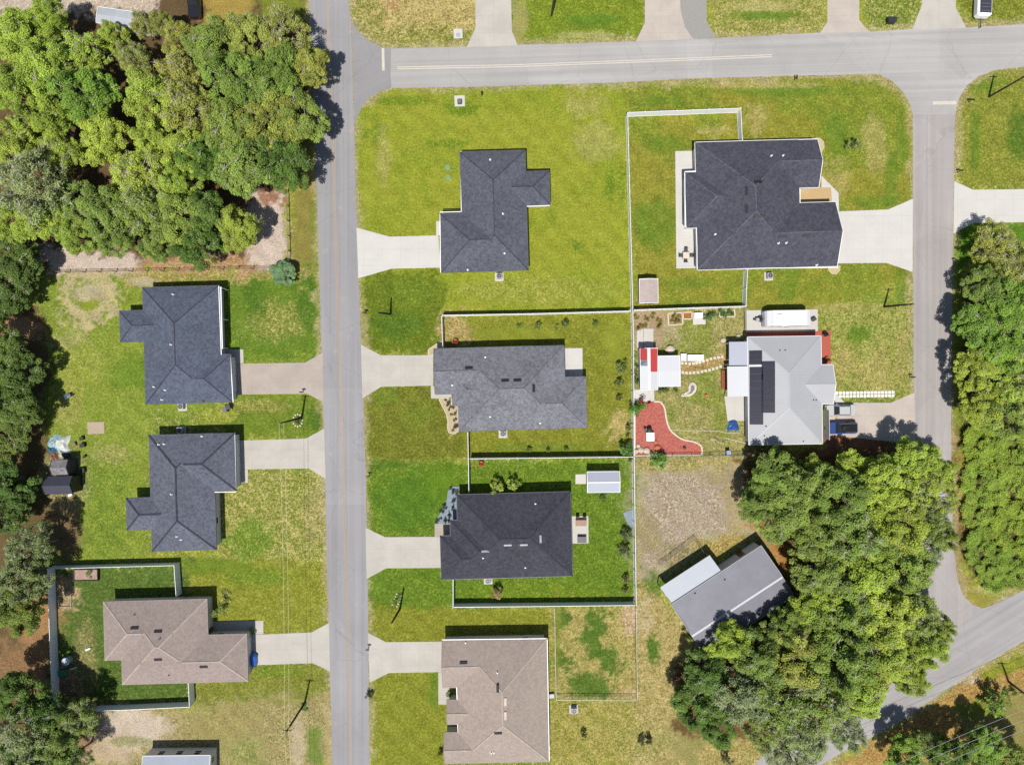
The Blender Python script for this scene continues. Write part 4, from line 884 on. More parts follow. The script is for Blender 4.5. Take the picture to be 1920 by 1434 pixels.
def tree(px, py, rpx, kind='oak', hgt=None, col=(118,150,52), label='', group=None, name=None, cat='tree', squash=1.0, kf=1.0):
    TI[0] += 1; pr = PROTO[kind][TI[0]%len(PROTO[kind])]
    rad = rpx/12*0.92; s = rad/pr['R']; hz = hgt if hgt else pr['H']*s
    zc = pr['cz']*hz/pr['H']; x,y = P(px,py,zc)
    rt = thing(name or ('shrub' if kind in ('shrub','vine') else 'tree'), label, cat, (x,y,0), random.uniform(0,6.28), group)
    sc = (s*random.uniform(0.94,1.06), s*random.uniform(0.94,1.06)*squash, hz/pr['H'])
    t = link('trunk' if kind not in ('vine','shrub') else 'stem', pr['trunk'], rt); t.scale = sc
    c = link('crown' if kind not in ('vine','shrub') else 'foliage', pr['crown'], rt); c.scale = sc
    j = random.uniform(0.88,1.12)*kf; a = pc(*col,k=1.75); c.color = (a[0]*j*random.uniform(0.93,1.07), a[1]*j, a[2]*j*random.uniform(0.9,1.1), 1)
    if pr['twig']:
        w = link('twigs', pr['twig'], rt); w.scale = sc; w['kind'] = 'stuff'
    return rt
LT = (152,172,66); MD = (124,146,64); DKG = (98,126,52); GYG = (134,150,92); YEL = (148,154,70); BRT = (124,156,60); VTH = (134,158,58)
TONE = {LT:'light green', MD:'mid green', DKG:'dark green', GYG:'grey-green mossy', YEL:'yellow-green', BRT:'bright green', VTH:'yellowish green'}
ORD = ['first','second','third','fourth','fifth','sixth','seventh','eighth','ninth','tenth','eleventh','twelfth','thirteenth','fourteenth']
def wood(items, place, group, rowh, cat='tree', kf=1.0):
    rows = {}
    for it in items: rows.setdefault(int(it[1]//rowh), []).append(it)
    ks = sorted(rows)
    for ri,k in enumerate(ks):
        rw = sorted(rows[k], key=lambda q:q[0])
        for ci,it in enumerate(rw):
            px,py,rp,kind,col = it[:5]; hg = it[5] if len(it) > 5 else None
            pos = '%s row from top%s' % (ORD[ri], (', %s from left' % ORD[ci]) if len(rw) > 1 else '')
            kn = 'thicket mound' if kind == 'vine' else 'oak'
            tree(px,py,rp,kind,hg,col,'%s %s, %s, %s' % (TONE[col],kn,place,pos),group,'thicket_mound' if kind=='vine' else 'oak_tree',cat,kf=kf)
UL = [(25,60,52,'clump',LT,9),(85,30,40,'clump',LT,8),(70,120,58,'oak',LT,10),(150,95,45,'airy',LT,8),(150,175,55,'oak',BRT,10),(20,165,50,'clump',LT,10),(75,215,52,'oak',LT,9.5),(20,275,50,'oak',LT,9),(190,255,48,'clump',LT,9),
 (262,40,26,'airy',YEL,5.5),(205,66,30,'oak',LT,6),(300,40,24,'oak',YEL,6),(245,110,34,'airy',YEL,6.5),(270,180,50,'oak',LT,10),(330,70,34,'oak',YEL,7),(395,75,52,'oak',MD,9.5),(330,130,45,'airy',YEL,8),(460,60,46,'clump',YEL,8.5),(530,60,50,'airy',YEL,8.5),(440,145,58,'oak',MD,10.5),(515,140,58,'clump',MD,10),(575,115,40,'oak',YEL,8.5),(345,195,56,'airy',YEL,9.5),
 (425,225,58,'oak',MD,10.5),(500,225,56,'oak',YEL,10),(560,215,48,'oak',MD,9.5),(275,255,40,'clump',LT,8),(250,320,52,'airy',LT,9),(340,275,42,'clump',LT,9),(45,335,66,'airy',GYG,11.5),(110,280,40,'airy',LT,8),(130,370,46,'airy',MD,8),(375,290,46,'oak',DKG,9.5),(450,300,58,'oak',MD,11),(525,300,52,'oak',DKG,10.5),
 (190,395,48,'oak',MD,8.5),(260,385,52,'airy',MD,9),(330,330,36,'clump',LT,9.5),(325,405,52,'oak',MD,9),(135,440,38,'oak',LT,7),(215,445,34,'oak',MD,6.5),(290,460,32,'oak',MD,6.5),(385,395,42,'clump',DKG,9),(365,460,42,'clump',DKG,8.5),(440,430,40,'clump',LT,8),(70,400,44,'oak',LT,8),(20,420,40,'oak',LT,7.5)]
wood(UL, 'upper left wood', 'oaks of the upper left wood', 95)
LM = [(12,500,58,'oak',DKG,6.8),(-10,570,46,'clump',DKG,6.0),(-3,650,50,'clump',MD,6.8),(22,700,48,'oak',DKG,7.1),(-8,745,50,'oak',DKG,7.5),(27,775,44,'clump',MD,6.8),(-3,825,46,'oak',MD,6.8),(-6,905,46,'clump',DKG,6.8),(-3,965,46,'oak',DKG,6.4),(27,925,32,'oak',DKG,5.2)]
wood(LM, 'left edge wood', 'trees along the left edge', 90, kf=0.72)
LB = [(45,1035,48,'airy',GYG,9),(25,1095,48,'oak',GYG,9),(30,1150,44,'oak',MD,8.5),(20,1310,50,'oak',DKG,9),(75,1345,42,'oak',DKG,8),(140,1350,40,'airy',MD,6.5),(30,1380,56,'airy',GYG,10),(95,1400,46,'oak',MD,8),(40,1430,50,'oak',DKG,9),(125,1430,34,'airy',DKG,7)]
wood(LB, 'lower left corner', 'trees in the lower left corner', 100, kf=0.85)
RR_ = [(1768,885,32,'clump',LT,8),(1776,935,30,'airy',LT,8),(1768,1005,30,'oak',MD,8),(1765,1190,30,'oak',LT,8.5),(1462,898,52,'oak',MD,8.5),(1428,940,38,'oak',MD,7.5),(1530,892,40,'clump',LT,6.5),(1600,894,46,'clump',LT,6.5),(1662,884,38,'clump',LT,6.5),(1732,866,42,'clump',LT,9),(1500,930,58,'oak',MD,9.5),(1580,935,60,'oak',MD,10),(1660,920,52,'clump',LT,9.5),(1735,915,46,'airy',LT,9),(1465,975,44,'oak',MD,8),(1540,1000,52,'oak',MD,9.5),(1615,1010,58,'airy',MD,10),(1695,990,56,'oak',LT,10),(1755,975,36,'airy',MD,8),
 (1545,1075,52,'oak',MD,9),(1620,1085,56,'oak',LT,9.5),(1700,1065,54,'oak',MD,9.5),(1740,1040,36,'airy',GYG,8),(1530,1140,44,'clump',LT,8.5),(1590,1165,60,'oak',MD,10),(1670,1160,60,'oak',LT,10.5),(1735,1165,46,'airy',MD,9.5),(1480,1180,40,'oak',MD,8.5),(1740,1215,40,'oak',LT,9),(1370,1210,40,'clump',LT,8),(1330,1265,42,'oak',DKG,7.5),(1430,1235,50,'oak',MD,9.5),(1500,1245,58,'oak',YEL,10),(1585,1245,62,'oak',MD,11),(1665,1240,58,'oak',LT,10.5),(1715,1270,36,'oak',LT,9),
 (1310,1330,48,'oak',DKG,7),(1395,1310,56,'airy',GYG,9.5),(1470,1315,58,'airy',MD,10),(1550,1325,58,'airy',MD,10),(1620,1310,50,'oak',LT,9),(1350,1370,40,'oak',DKG,7),(1440,1370,44,'airy',MD,8.5),(1520,1385,50,'airy',GYG,9),(1590,1370,40,'airy',GYG,8),(1495,1420,44,'airy',GYG,8)]
wood(RR_, 'grove around grey metal building', 'oaks of the lower right grove', 90)
RM = [(1876,455,44,'airy',YEL,6.8),(1918,500,48,'airy',YEL,7.6),(1853,540,40,'clump',MD,6.8),(1908,570,50,'oak',BRT,8.1),(1843,610,42,'oak',BRT,7.2),(1893,650,54,'oak',BRT,8.5),(1838,690,42,'clump',LT,7.2),(1918,710,50,'airy',LT,8.5),(1848,760,46,'oak',LT,7.6),(1898,780,48,'oak',MD,8.1)]
wood(RM, 'right edge beyond side street', 'trees right of the side street', 100)
VN = [(1850,835,52,'vine',VTH,2.0),(1910,850,52,'vine',VTH,2.2),(1850,900,50,'vine',VTH,1.9),(1910,920,54,'vine',VTH,2.0),(1845,965,48,'vine',VTH,1.7),(1905,990,54,'vine',VTH,2.0),(1850,1030,48,'vine',VTH,1.7),(1912,1060,46,'vine',VTH,1.6),(1868,1075,40,'vine',VTH,1.5),(1960,1000,50,'vine',VTH,1.9)]
wood(VN, 'vines right of sandy verge', 'vine thicket', 64, 'thicket')
BR_ = [(1850,1408,38,'clump',BRT,6.5),(1790,1425,42,'oak',DKG,7),(1705,1425,40,'oak',BRT,6.5),(1905,1440,44,'clump',MD,7),(1750,1400,30,'airy',DKG,5)]
wood(BR_, 'lower right corner under wires', 'trees in the lower right corner', 28)
for i,(px,py,rp,kind,hg,col,lab) in enumerate([
 (528,512,24,'oak',2.6,(112,140,96),'round blue-green bush at the corner of the wire fence by the main road'),
 (932,910,14,'small',2.2,(150,170,70),'left of the two young trees in the roof shadow of the blackish house'),
 (963,907,13,'small',2.2,(140,164,66),'right of the two young trees in the roof shadow of the blackish house'),
 (1197,767,17,'shrub',1.6,(86,140,40),'dense green bush on the red mulch against the long white fence'),
 (1236,864,16,'small',2.0,(104,146,56),'green sapling just below the red mulch garden'),
 (1175,845,15,'small',2.4,(90,130,50),'leafy young tree in the lower right corner of the mid-grey house yard'),
 (1130,928,9,'shrub',0.9,(70,100,50),'dark bush at the foot of the silver and white shed'),
 (1175,1001,12,'small',1.6,(96,110,60),'upper of the two dark palms by the long fence on the vivid lawn'),
 (1171,1034,12,'small',1.6,(92,104,56),'lower of the two dark palms by the long fence on the vivid lawn'),
 (1173,1085,7,'small',1.2,(104,90,60),'small brown sapling near the lower right of the vivid lawn'),
 (1173,1108,6,'small',1.1,(104,90,60),'smallest brown sapling, lowest on the vivid lawn by the fence corner'),
 (934,1112,11,'small',1.8,(150,130,80),'straw-coloured little palm south of the blackish house'),
 (1211,1389,13,'shrub',1.3,(60,72,36),'dark bush standing alone on the dry grass right of the beige house'),
 (1095,1377,6,'small',1.2,(84,84,50),'tiny dark sapling between the beige house and the lone dark bush'),
 (1604,268,14,'small',1.8,(120,140,60),'young palm on the lawn right of the big dark house'),
 (1873,1320,24,'small',3.0,(110,140,50),'bushy young tree on the straw slope, lower right'),
 (1897,1300,11,'shrub',1.2,(96,126,50),'small round bush right of the bushy young tree on the straw slope'),
 (1362,1425,10,'small',1.8,(80,90,50),'thin dark sapling on the dry grass at the lower edge'),
 (1060,607,8,'small',1.7,(110,130,50),'tallest sapling under the north fence of the mid-grey house'),
 (1165,690,12,'small',1.3,(104,120,50),'leafy sapling at the east fence of the mid-grey house, topmost'),
 (1162,718,8,'small',1.2,(100,112,50),'middle sapling at the east fence of the mid-grey house'),
 (1160,747,6,'small',1.0,(96,104,50),'lowest sapling at the east fence of the mid-grey house'),
 (1009,611,7,'small',1.1,(104,120,50),'second sapling from the left under the north fence of the mid-grey house'),
 (973,612,6,'shrub',0.5,(110,136,54),'leftmost round seedling under the north fence of the mid-grey house'),
 (1044,612,6,'shrub',0.5,(110,136,54),'middle seedling under the north fence of the mid-grey house'),
 (1117,608,6,'small',1.0,(100,116,50),'rightmost sapling under the north fence of the mid-grey house'),
 (992,844,5,'small',0.9,(104,120,50),'left seedling in the south strip of the mid-grey house yard'),
 (1028,844,4,'small',0.8,(110,126,54),'middle seedling in the south strip of the mid-grey house yard'),
 (1062,842,5,'small',0.9,(104,120,50),'right seedling in the south strip of the mid-grey house yard'),
 (1178,803,6,'small',1.2,(104,120,50),'small sapling on the bare patch by the long fence, mid-grey house yard'),
 (484,1181,0.1,'shrub',0.1,(60,80,40),''),
 (473,1183,7,'shrub',0.8,(110,130,50),'bush at the garage corner of the taupe house'),
 (416,1145,14,'shrub',1.0,(130,150,70),'leafy bed shrub against the east wall of the taupe house, lower'),
 (420,1120,12,'shrub',0.9,(150,160,90),'pale flowering shrub against the east wall of the taupe house, upper'),
 (693,1300,8,'shrub',0.8,(70,80,44),'small dark bush on the main road verge west of the beige house'),
 (842,1304,6,'shrub',1.0,(120,160,50),'bright little shrub in the courtyard notch of the beige house'),
 (827,1410,6,'shrub',0.8,(60,70,44),'dark shrub at the west wall of the beige house'),
 (570,1326,8,'shrub',0.6,(90,120,50),'weedy clump at the foot of the lower left utility pole'),
 (1183,862,6,'shrub',0.7,(96,120,50),'small shrub in the fence corner above the silver shed')]):
    if lab: tree(px,py,rp,kind,hg,col,lab,'saplings and yard shrubs','sapling' if kind=='small' else 'shrub','sapling' if kind=='small' else 'shrub')
# ------------------------------------------------------------------ vehicles
def outline(L, W, z, nose=0.35, tail=0.2, r=0.35):
    a, b = L/2, W/2      # front is +x
    return [(-a,-b+r*0.9,z),(-a+0.06,-b+r*0.4,z),(-a+r,-b,z),(a-nose-0.35,-b,z),(a-nose*0.45,-b+0.10,z),(a-0.08,-b+0.38,z),(a,-b+0.7,z),
            (a,b-0.7,z),(a-0.08,b-0.38,z),(a-nose*0.45,b-0.10,z),(a-nose-0.35,b,z),(-a+r,b,z),(-a+0.06,b-r*0.4,z),(-a,b-r*0.9,z)]
def loft(rings, cap_top=True):
    mb = MB(); n = len(rings[0]); vs = [p for r in rings for p in r]; fs = [tuple(range(n-1,-1,-1))]
    for k in range(len(rings)-1):
        for i in range(n):
            j = (i+1)%n; fs.append((k*n+i,k*n+j,(k+1)*n+j,(k+1)*n+i))
    if cap_top: fs.append(tuple(range((len(rings)-1)*n,len(rings)*n)))
    return mb.add(vs,fs)
TYRE = None
def wheel_meshes(r=0.33, w=0.22):
    t = MB().lathe([(r*0.62,-w/2),(r*0.95,-w/2),(r,-w/2+0.04),(r,w/2-0.04),(r*0.95,w/2),(r*0.62,w/2)],18).mesh('tyre', M_RUBBER)
    q = MB().lathe([(0.03,-w/2+0.02),(r*0.62,-w/2+0.01),(r*0.62,w/2-0.01),(r*0.55,w/2-0.03),(r*0.15,w/2-0.05),(0.05,w/2-0.01)],18).mesh('rim', M_GALV)
    return t,q
TY, RM_ = wheel_meshes()
def wheel(root, x, y, r=0.33):
    w = link('wheel', TY, root, (x,y,r), (math.pi/2 if y < 0 else -math.pi/2,0,0)); s = r/0.33; w.scale = (s,s,1); link('rim', RM_, w); return w
def car(name, label, cat, px, py, ang, L, W, paint, hb=0.92, ht=1.48, cab=(-0.34,0.22), roofm=None, pick=False):
    x,y = P(px,py,0.7); rt = thing(name,label,cat,(x,y,0),R(ang)); a = L/2
    def sc(o,k,dx=0,z=None): return [(p[0]*k[0]+dx,p[1]*k[1],p[2] if z is None else z) for p in o]
    o = outline(L,W,0.0)
    loft([sc(o,(0.97,0.94),0,0.24),sc(o,(1,1),0,0.42),sc(o,(0.995,0.985),0,hb-0.14),sc(o,(0.975,0.92),0,hb)]).build('body', paint, rt, smooth=False)
    x0,x1 = cab[0]*L, cab[1]*L; w = W*0.86; wt = W*0.66; rx0, rx1 = x0+0.42, x1-0.72; zb, zt = hb-0.01, ht
    A = [(x0,-w/2,zb),(x1,-w/2,zb),(x1,w/2,zb),(x0,w/2,zb)]; B_ = [(rx0,-wt/2,zt-0.05),(rx1,-wt/2,zt-0.05),(rx1,wt/2,zt-0.05),(rx0,wt/2,zt-0.05)]
    MB().add([A[1],A[2],B_[2],B_[1]],[(0,1,2,3)]).build('windshield', M_GLASS, rt)
    MB().add([A[3],A[0],B_[0],B_[3]],[(0,1,2,3)]).build('rear_window', M_GLASS, rt)
    for s_ in (0,2): MB().add([A[s_],A[s_+1],B_[s_+1],B_[s_]],[(0,1,2,3)]).build('side_window', M_GLASS, rt)
    cr = [(rx0-0.05,-wt/2-0.03,zt-0.06),(rx1+0.06,-wt/2-0.03,zt-0.06),(rx1+0.06,wt/2+0.03,zt-0.06),(rx0-0.05,wt/2+0.03,zt-0.06),(rx0+0.06,-wt/2+0.1,zt),(rx1-0.05,-wt/2+0.1,zt),(rx1-0.05,wt/2-0.1,zt),(rx0+0.06,wt/2-0.1,zt)]
    MB().add(cr,[(3,2,1,0),(4,5,6,7),(0,1,5,4),(1,2,6,5),(2,3,7,6),(3,0,4,7)]).build('roof', roofm or paint, rt)
    for i in range(4): MB().beam(A[i],B_[i],0.07,0.05).build('pillar', paint, rt)
    for sy in (-1,1):
        wheel(rt, a-0.92, sy*(W/2-0.10)); wheel(rt, -a+0.88, sy*(W/2-0.10))
        MB().bbox(x1-0.45,sy*(W/2+0.07),hb-0.04,0.16,0.2,0.14,0.03).build('mirror', paint, rt)
        MB().bbox(a-0.16,sy*(W/2-0.32),hb-0.30,0.16,0.34,0.14,0.03).build('headlight', M_WHITE, rt)
        MB().bbox(-a+0.05,sy*(W/2-0.28),hb-0.28,0.08,0.26,0.16,0.02).build('tail_light', plain('tail_red',(0.3,0.01,0.01),0.3,0.5), rt)
    return rt
SILV = plain('silver_car_paint',(0.46,0.46,0.44),0.3,0.5,metal=0.25,var=0.03,coat=0.5); BLUEP = plain('blue_car_paint',(0.025,0.055,0.20),0.3,0.5,metal=0.2,var=0.05,coat=0.6); BLKP = plain('black_car_paint',(0.012,0.012,0.014),0.3,0.5,var=0.1,coat=0.5)
car('parked_car','silver sedan parked nose-in at the metal-roofed house, upper of the two cars','car',1575,769,181,4.75,1.80,SILV)
r_ = car('parked_car','blue car with black soft top and roof spare wheel, below the silver sedan','car',1577,802,181,5.0,1.85,BLUEP,hb=1.0,ht=1.75,cab=(-0.47,0.20),roofm=plain('black_canvas',(0.015,0.015,0.018),0.9,0.1,var=0.2))
sw = link('spare_wheel', TY, r_, (0.1,-0.05,1.86)); sw.scale = (1.0,1.0,0.8); link('rim', RM_, sw)
car('pickup_truck','black truck cut by the top edge above the upper left wood','truck',364,4,93,5.2,1.95,BLKP,hb=1.05,ht=1.8,cab=(-0.12,0.24))
# camper on its pad
x,y = P(1474,597.5,1.4); rt = thing('camper_trailer','white camper trailer parked on the pale pad behind the metal-roofed house','camper',(x,y,0),R(0.8))
L_,W_,z0,z1 = 6.8,2.35,0.5,2.75
prof = [(-L_/2,z0),(L_/2,z0),(L_/2,z1-0.9),(L_/2-0.12,z1-0.45),(L_/2-0.75,z1),(-L_/2+0.9,z1),(-L_/2+0.2,z1-0.6),(-L_/2,z1-1.1)]
n = len(prof); MB().add([(px_,-W_/2,z) for px_,z in prof]+[(px_,W_/2,z) for px_,z in prof],[tuple(range(n)),tuple(range(2*n-1,n-1,-1))]+[((i+1)%n,i,n+i,n+(i+1)%n) for i in range(n)]).build('shell', plain('camper_skin',(0.60,0.60,0.63),0.4,0.4,var=0.04), rt)
MB().bbox(-0.05,0,z1-0.02,5.1,W_-0.1,0.08,0.03).build('roof', M_WHITE, rt)
for (bx,by,sx,sy,sz) in ((-1.6,0.2,0.9,0.7,0.28),(0.2,0.1,0.6,0.6,0.12),(1.7,-0.2,0.45,0.45,0.10),(-0.7,-0.6,0.4,0.3,0.10)): MB().bbox(bx,by,z1+0.06,sx,sy,sz,0.05).build('roof_unit', M_WHITE, rt)
for sy in (-1,1):
    for wx in (-0.5,0.4): wheel(rt, wx, sy*(W_/2-0.1), 0.34)
    for wx in (-1.9,1.6): MB().box(wx,sy*(W_/2+0.01),1.4,1.1,0.03,0.6).build('window', M_GLASS, rt)
MB().box(-0.6,-W_/2-0.015,0.6,0.7,0.03,1.8).build('door', M_WHITE, rt)
MB().beam((-L_/2,0.4,0.5),(-L_/2-1.3,0,0.5),0.1,0.1).beam((-L_/2,-0.4,0.5),(-L_/2-1.3,0,0.5),0.1,0.1).tube([(-L_/2-1.2,0,0.0),(-L_/2-1.2,0,0.8)],0.05).build('tongue', M_DARK, rt)
MB().bbox(-L_/2-0.75,0,0.5,0.55,0.5,0.4,0.08).build('gas_locker', M_GREY, rt)
# ribbed covered trailer, top right
x,y = P(1846,4,1.2); rt = thing('covered_trailer','white-rimmed trailer with dark ribbed cover cut by the top edge','trailer',(x,y,0),R(-2))
MB().bbox(0,0,0.45,2.25,4.4,1.15,0.3).build('hull', M_WHITE, rt); MB().bbox(0,0.05,1.55,1.75,3.9,0.12,0.1).build('cover', plain('dark_cover',(0.035,0.035,0.05),0.6,0.3), rt)
for k in range(7): MB().beam((-0.8,-1.6+k*0.55,1.69),(0.8,-1.6+k*0.55,1.69),0.10,0.08).build('cover_rib', plain('cover_rib',(0.09,0.09,0.11),0.6,0.3), rt)
for sx in (-1,1):
    w = link('wheel', TY, rt, (sx*1.0,-0.2,0.33), (0,math.pi/2,0)); link('rim', RM_, w)
MB().beam((0,-2.1,0.5),(0,-3.6,0.45),0.1,0.1).tube([(0,-3.5,0),(0,-3.5,0.7)],0.05).build('tongue', M_DARK, rt)
# covered motorcycle at the taupe garage
x,y = P(475,1237,0.5); rt = thing('covered_motorcycle','glossy blue cover over a motorcycle at the taupe house garage','motorcycle',(x,y,0),R(4))
cov = MB(); ring = []
for t_,w,hh in ((-1.05,0.22,0.65),(-0.8,0.42,0.85),(-0.3,0.46,0.95),(0.2,0.48,1.02),(0.6,0.58,1.15),(0.85,0.38,0.9),(1.05,0.2,0.6)):
    ring.append([(-w-0.06,t_,0.12),(-w,t_,hh*0.6),(-w*0.4,t_,hh*0.97),(0,t_,hh),(w*0.4,t_,hh*0.95),(w,t_,hh*0.55),(w+0.06,t_,0.12)])
vs=[p for q in ring for p in q]; fs=[]
for i in range(6):
    for j in range(6): fs.append((i*7+j+1,i*7+j,(i+1)*7+j,(i+1)*7+j+1))
fs += [tuple(range(7)), tuple(range(48,41,-1))]
cov.add(vs,fs).build('cover', plain('blue_tarp_gloss',(0.03,0.12,0.42),0.35,0.5,var=0.2), rt, smooth=True)
for t_ in (-0.7,0.7):
    w = link('wheel', TY, rt, (0,t_,0.30), (0,math.pi/2,0)); w.scale = (0.9,0.9,0.6); link('rim', RM_, w)

# ------------------------------------------------------------------ utility poles and wires
TOPS = {}
def pole(key, label, base, top, hgt, arm=True, arm_ang=0):
    x,y = P(*base); tx,ty = P(*top,hgt); rt = thing('utility_pole',label,'pole',(x,y,0),0,'wooden utility poles')
    MB().tube([(0,0,-0.1),((tx-x)*0.5,(ty-y)*0.5,hgt*0.5),(tx-x,ty-y,hgt)],[0.17,0.15,0.11],8).build('shaft', M_POLE, rt)
    d = Vector((math.cos(arm_ang),math.sin(arm_ang),0)); t = Vector((tx-x,ty-y,hgt-0.35)); TOPS[key] = (Vector((x,y,0))+t,d)
    if arm:
        a = MB().beam(t-d*0.6,t+d*0.6,0.09,0.11).build('crossarm', M_POLE, rt)
        for k in (-0.5,0.5): MB().lathe([(0.03,t.z+0.05),(0.05,t.z+0.08),(0.05,t.z+0.18),(0.02,t.z+0.22)],8,t.x+d.x*k,t.y+d.y*k).build('insulator', M_GREY, a)
    return rt
pole('a','utility pole on the dry verge at the lower left, beside the main road',(571.5,1317),(537,1371),8.6)
pole('b','utility pole above the driveway of the charcoal-blue hip house',(566,783),(527,793),8.8)
pole('c','leaning pole on the front lawn south of the blackish house',(750,1141),(734,1168),7.0,False)
pole('d','pole on the lawn below the top-middle house near the main road',(732.5,589),(709,586),7.0,False)
pole('e','utility pole by the side street north of the metal-roofed house',(1657.6,575),(1711,570),7.6)
pole('f','utility pole at the right edge near the upper street corner',(1854,182),(1926,141),8.0)
pole('g','utility pole at the lower right on the straw slope',(1891,1277),(1921,1300),5.5)
pole('h','utility pole cut by the top edge between two driveways',(1034,30),(1042,-25),7.5,False)
def wires(key, label, p, q, sag, n, col, sep, r=0.022):
    d = (q-p); s_ = Vector((-d.y,d.x,0)).normalized()
    for k in range(n):
        off = s_*(k-(n-1)/2)*sep; pts = [p.lerp(q,t/16)+off+Vector((0,0,-sag*4*(t/16)*(1-t/16))) for t in range(17)]
        o = MB().tube(pts,r,4).build('overhead_wire', col); tag(o, label % (['left','right','middle'] if n == 2 else ['upper','middle','lower'])[k], 'wire', 'overhead wires')
WIREP = plain('pale_wire',(0.42,0.38,0.22),0.5,0.4,var=0.05); WIREG = plain('grey_wire',(0.30,0.31,0.30),0.5,0.4,var=0.05)
wires('ab','pale overhead wire crossing the left driveways, %s one', TOPS['a'][0]+Vector((0,0,0.25)), TOPS['b'][0]+Vector((0,0,0.25)), 0.7, 2, WIREP, 0.65)
wires('a0','pale overhead wire leaving the lower left pole downwards, %s one', TOPS['a'][0]+Vector((0,0,0.25)), TOPS['a'][0]+Vector((0.6,-16,0)), 0.3, 2, WIREP, 0.65)
wires('br','thin wire crossing the lower right corner trees, %s one', Vector((*P(1640,1470,8.5),8.5)), Vector((*P(2000,1318,8.5),8.5)), 0.4, 3, WIREG, 1.35)

# ------------------------------------------------------------------ things around the houses
def ac_unit(px, py, label):
    x,y = P(px,py,0.5); rt = thing('air_conditioner',label,'air conditioner',(x,y,0),0.03,'air conditioner units')
    MB().box(0,-0.05,0,1.35,1.3,0.10).build('pad', M_PATIO, rt); MB().bbox(0,0,0.10,0.85,0.85,0.78,0.05).build('casing', M_GREY, rt)
    fan = MB().lathe([(0.36,0.882),(0.36,0.90),(0.30,0.90),(0.30,0.885)],18).build('fan_grille', M_DARK, rt)
    MB().lathe([(0.02,0.885),(0.30,0.886),(0.29,0.889)],18).build('fan_well', M_BLACK, rt)
    for k in range(4):
        a = k*math.pi/2; MB().box(math.cos(a)*0.14,math.sin(a)*0.14,0.895,0.24,0.05,0.012,a).build('blade', M_GREY, fan)
for px,py,l in ((340,762,'south wall of the slate-blue house'),(338,806,'north wall of the charcoal-blue hip house'),(936,518,'south wall of the top-middle house'),(943,813,'south wall of the mid-grey house'),(1443,517,'south wall of the big dark house'),(915,1088,'south wall of the blackish house'),(1076,1331,'lawn right of the beige house')):
    ac_unit(px,py,'air conditioner unit by the '+l)
def mailbox(px, py, label, rot=0):
    x,y = P(px,py,1.0); rt = thing('mailbox',label,'mailbox',(x,y,0),rot,'kerbside mailboxes')
    MB().box(0,0,0,0.11,0.11,1.0).build('post', M_WOOD, rt); pr = [(-0.1,1.0),(0.1,1.0),(0.1,1.13),(0.06,1.2),(-0.06,1.2),(-0.1,1.13)]
    MB().add([(-0.28,a,b) for a,b in pr]+[(0.28,a,b) for a,b in pr],[tuple(range(5,-1,-1)),tuple(range(6,12))]+[(i,(i+1)%6,6+(i+1)%6,6+i) for i in range(6)]).build('box', M_BLACK, rt)
    MB().box(0.05,0.115,1.1,0.05,0.02,0.22).build('flag', plain('flag_red',(0.4,0.02,0.02),0.5,0.3), rt)
for px,py,l,r in ((683,586,'main road verge north of the fenced mid-grey house',0),(690,893,'main road verge beside the vivid green lawn',0),(689,1218,'foot of the beige house driveway',0),(903,175,'cross road verge above the top-middle house',1.57),(1494,145,'cross road verge above the big dark house',1.57),(1802,320,'right verge of the side street above the bright driveway',0),(1712,707,'side street verge in front of the metal-roofed house',0),(1794,488,'right verge of the side street beside the trees',0),(565,735,'verge by the tan driveway of the slate-blue house',0),(1823,187,'street corner near the right-hand utility pole',0)):
    mailbox(px,py,'mailbox on the '+l,r)
def bin_(px, py, col, label, rot=0):
    x,y = P(px,py,0.9); rt = thing('wheelie_bin',label,'bin',(x,y,0),rot,'wheelie bins'); m = plain('bin_%d'%(col[0]*999),col,0.5,0.3)
    MB().add([(-0.24,-0.28,0.05),(0.24,-0.28,0.05),(0.24,0.28,0.05),(-0.24,0.28,0.05),(-0.3,-0.36,1.0),(0.3,-0.36,1.0),(0.3,0.36,1.0),(-0.3,0.36,1.0)],[(3,2,1,0),(4,5,6,7),(0,1,5,4),(1,2,6,5),(2,3,7,6),(3,0,4,7)]).build('body', m, rt)
    MB().bbox(0,0,1.005,0.66,0.78,0.08,0.03).build('lid', m, rt)
    for s_ in (-1,1):
        w = link('wheel', TY, rt, (s_*0.25,-0.3,0.12), (0,math.pi/2,0)); w.scale = (0.36,0.36,0.4)
bin_(428,763,(0.05,0.05,0.055),'dark bin nearer the slate-blue house at its lower right corner',0.3); bin_(421,768,(0.12,0.12,0.13),'grey bin left of the dark one at the slate-blue house corner',0.2)
bin_(1669,37,(0.03,0.03,0.035),'left of two black bins on the lawn by the cross road',0.1); bin_(1677,37,(0.03,0.03,0.034),'right of two black bins on the lawn by the cross road',-0.1)
bin_(442,1246,(0.03,0.12,0.36),'blue bin beside the taupe house garage',0.1) if False else None
def pad_box(px, py, label, w=1.6, hgt=0.7, mat=M_GREY):
    x,y = P(px,py,0); rt = thing('utility_box',label,'utility box',(x,y,0),0.03); MB().box(0,0,0,w,w*1.05,0.1).build('pad', M_CONCB, rt); MB().bbox(0,-0.25,0.1,w*0.42,w*0.4,hgt,0.05).build('cabinet', mat, rt)
pad_box(862,190,'green cabinet on a white pad near the cross road, above the top-middle house',1.6,0.7,plain('green_box',(0.09,0.12,0.09),0.6,0.3)); pad_box(859,64,'low grey pad and lid in the dry grass above the cross road',1.4,0.12)
GLID = plain('green_lid',(0.17,0.24,0.10),0.7,0.2)
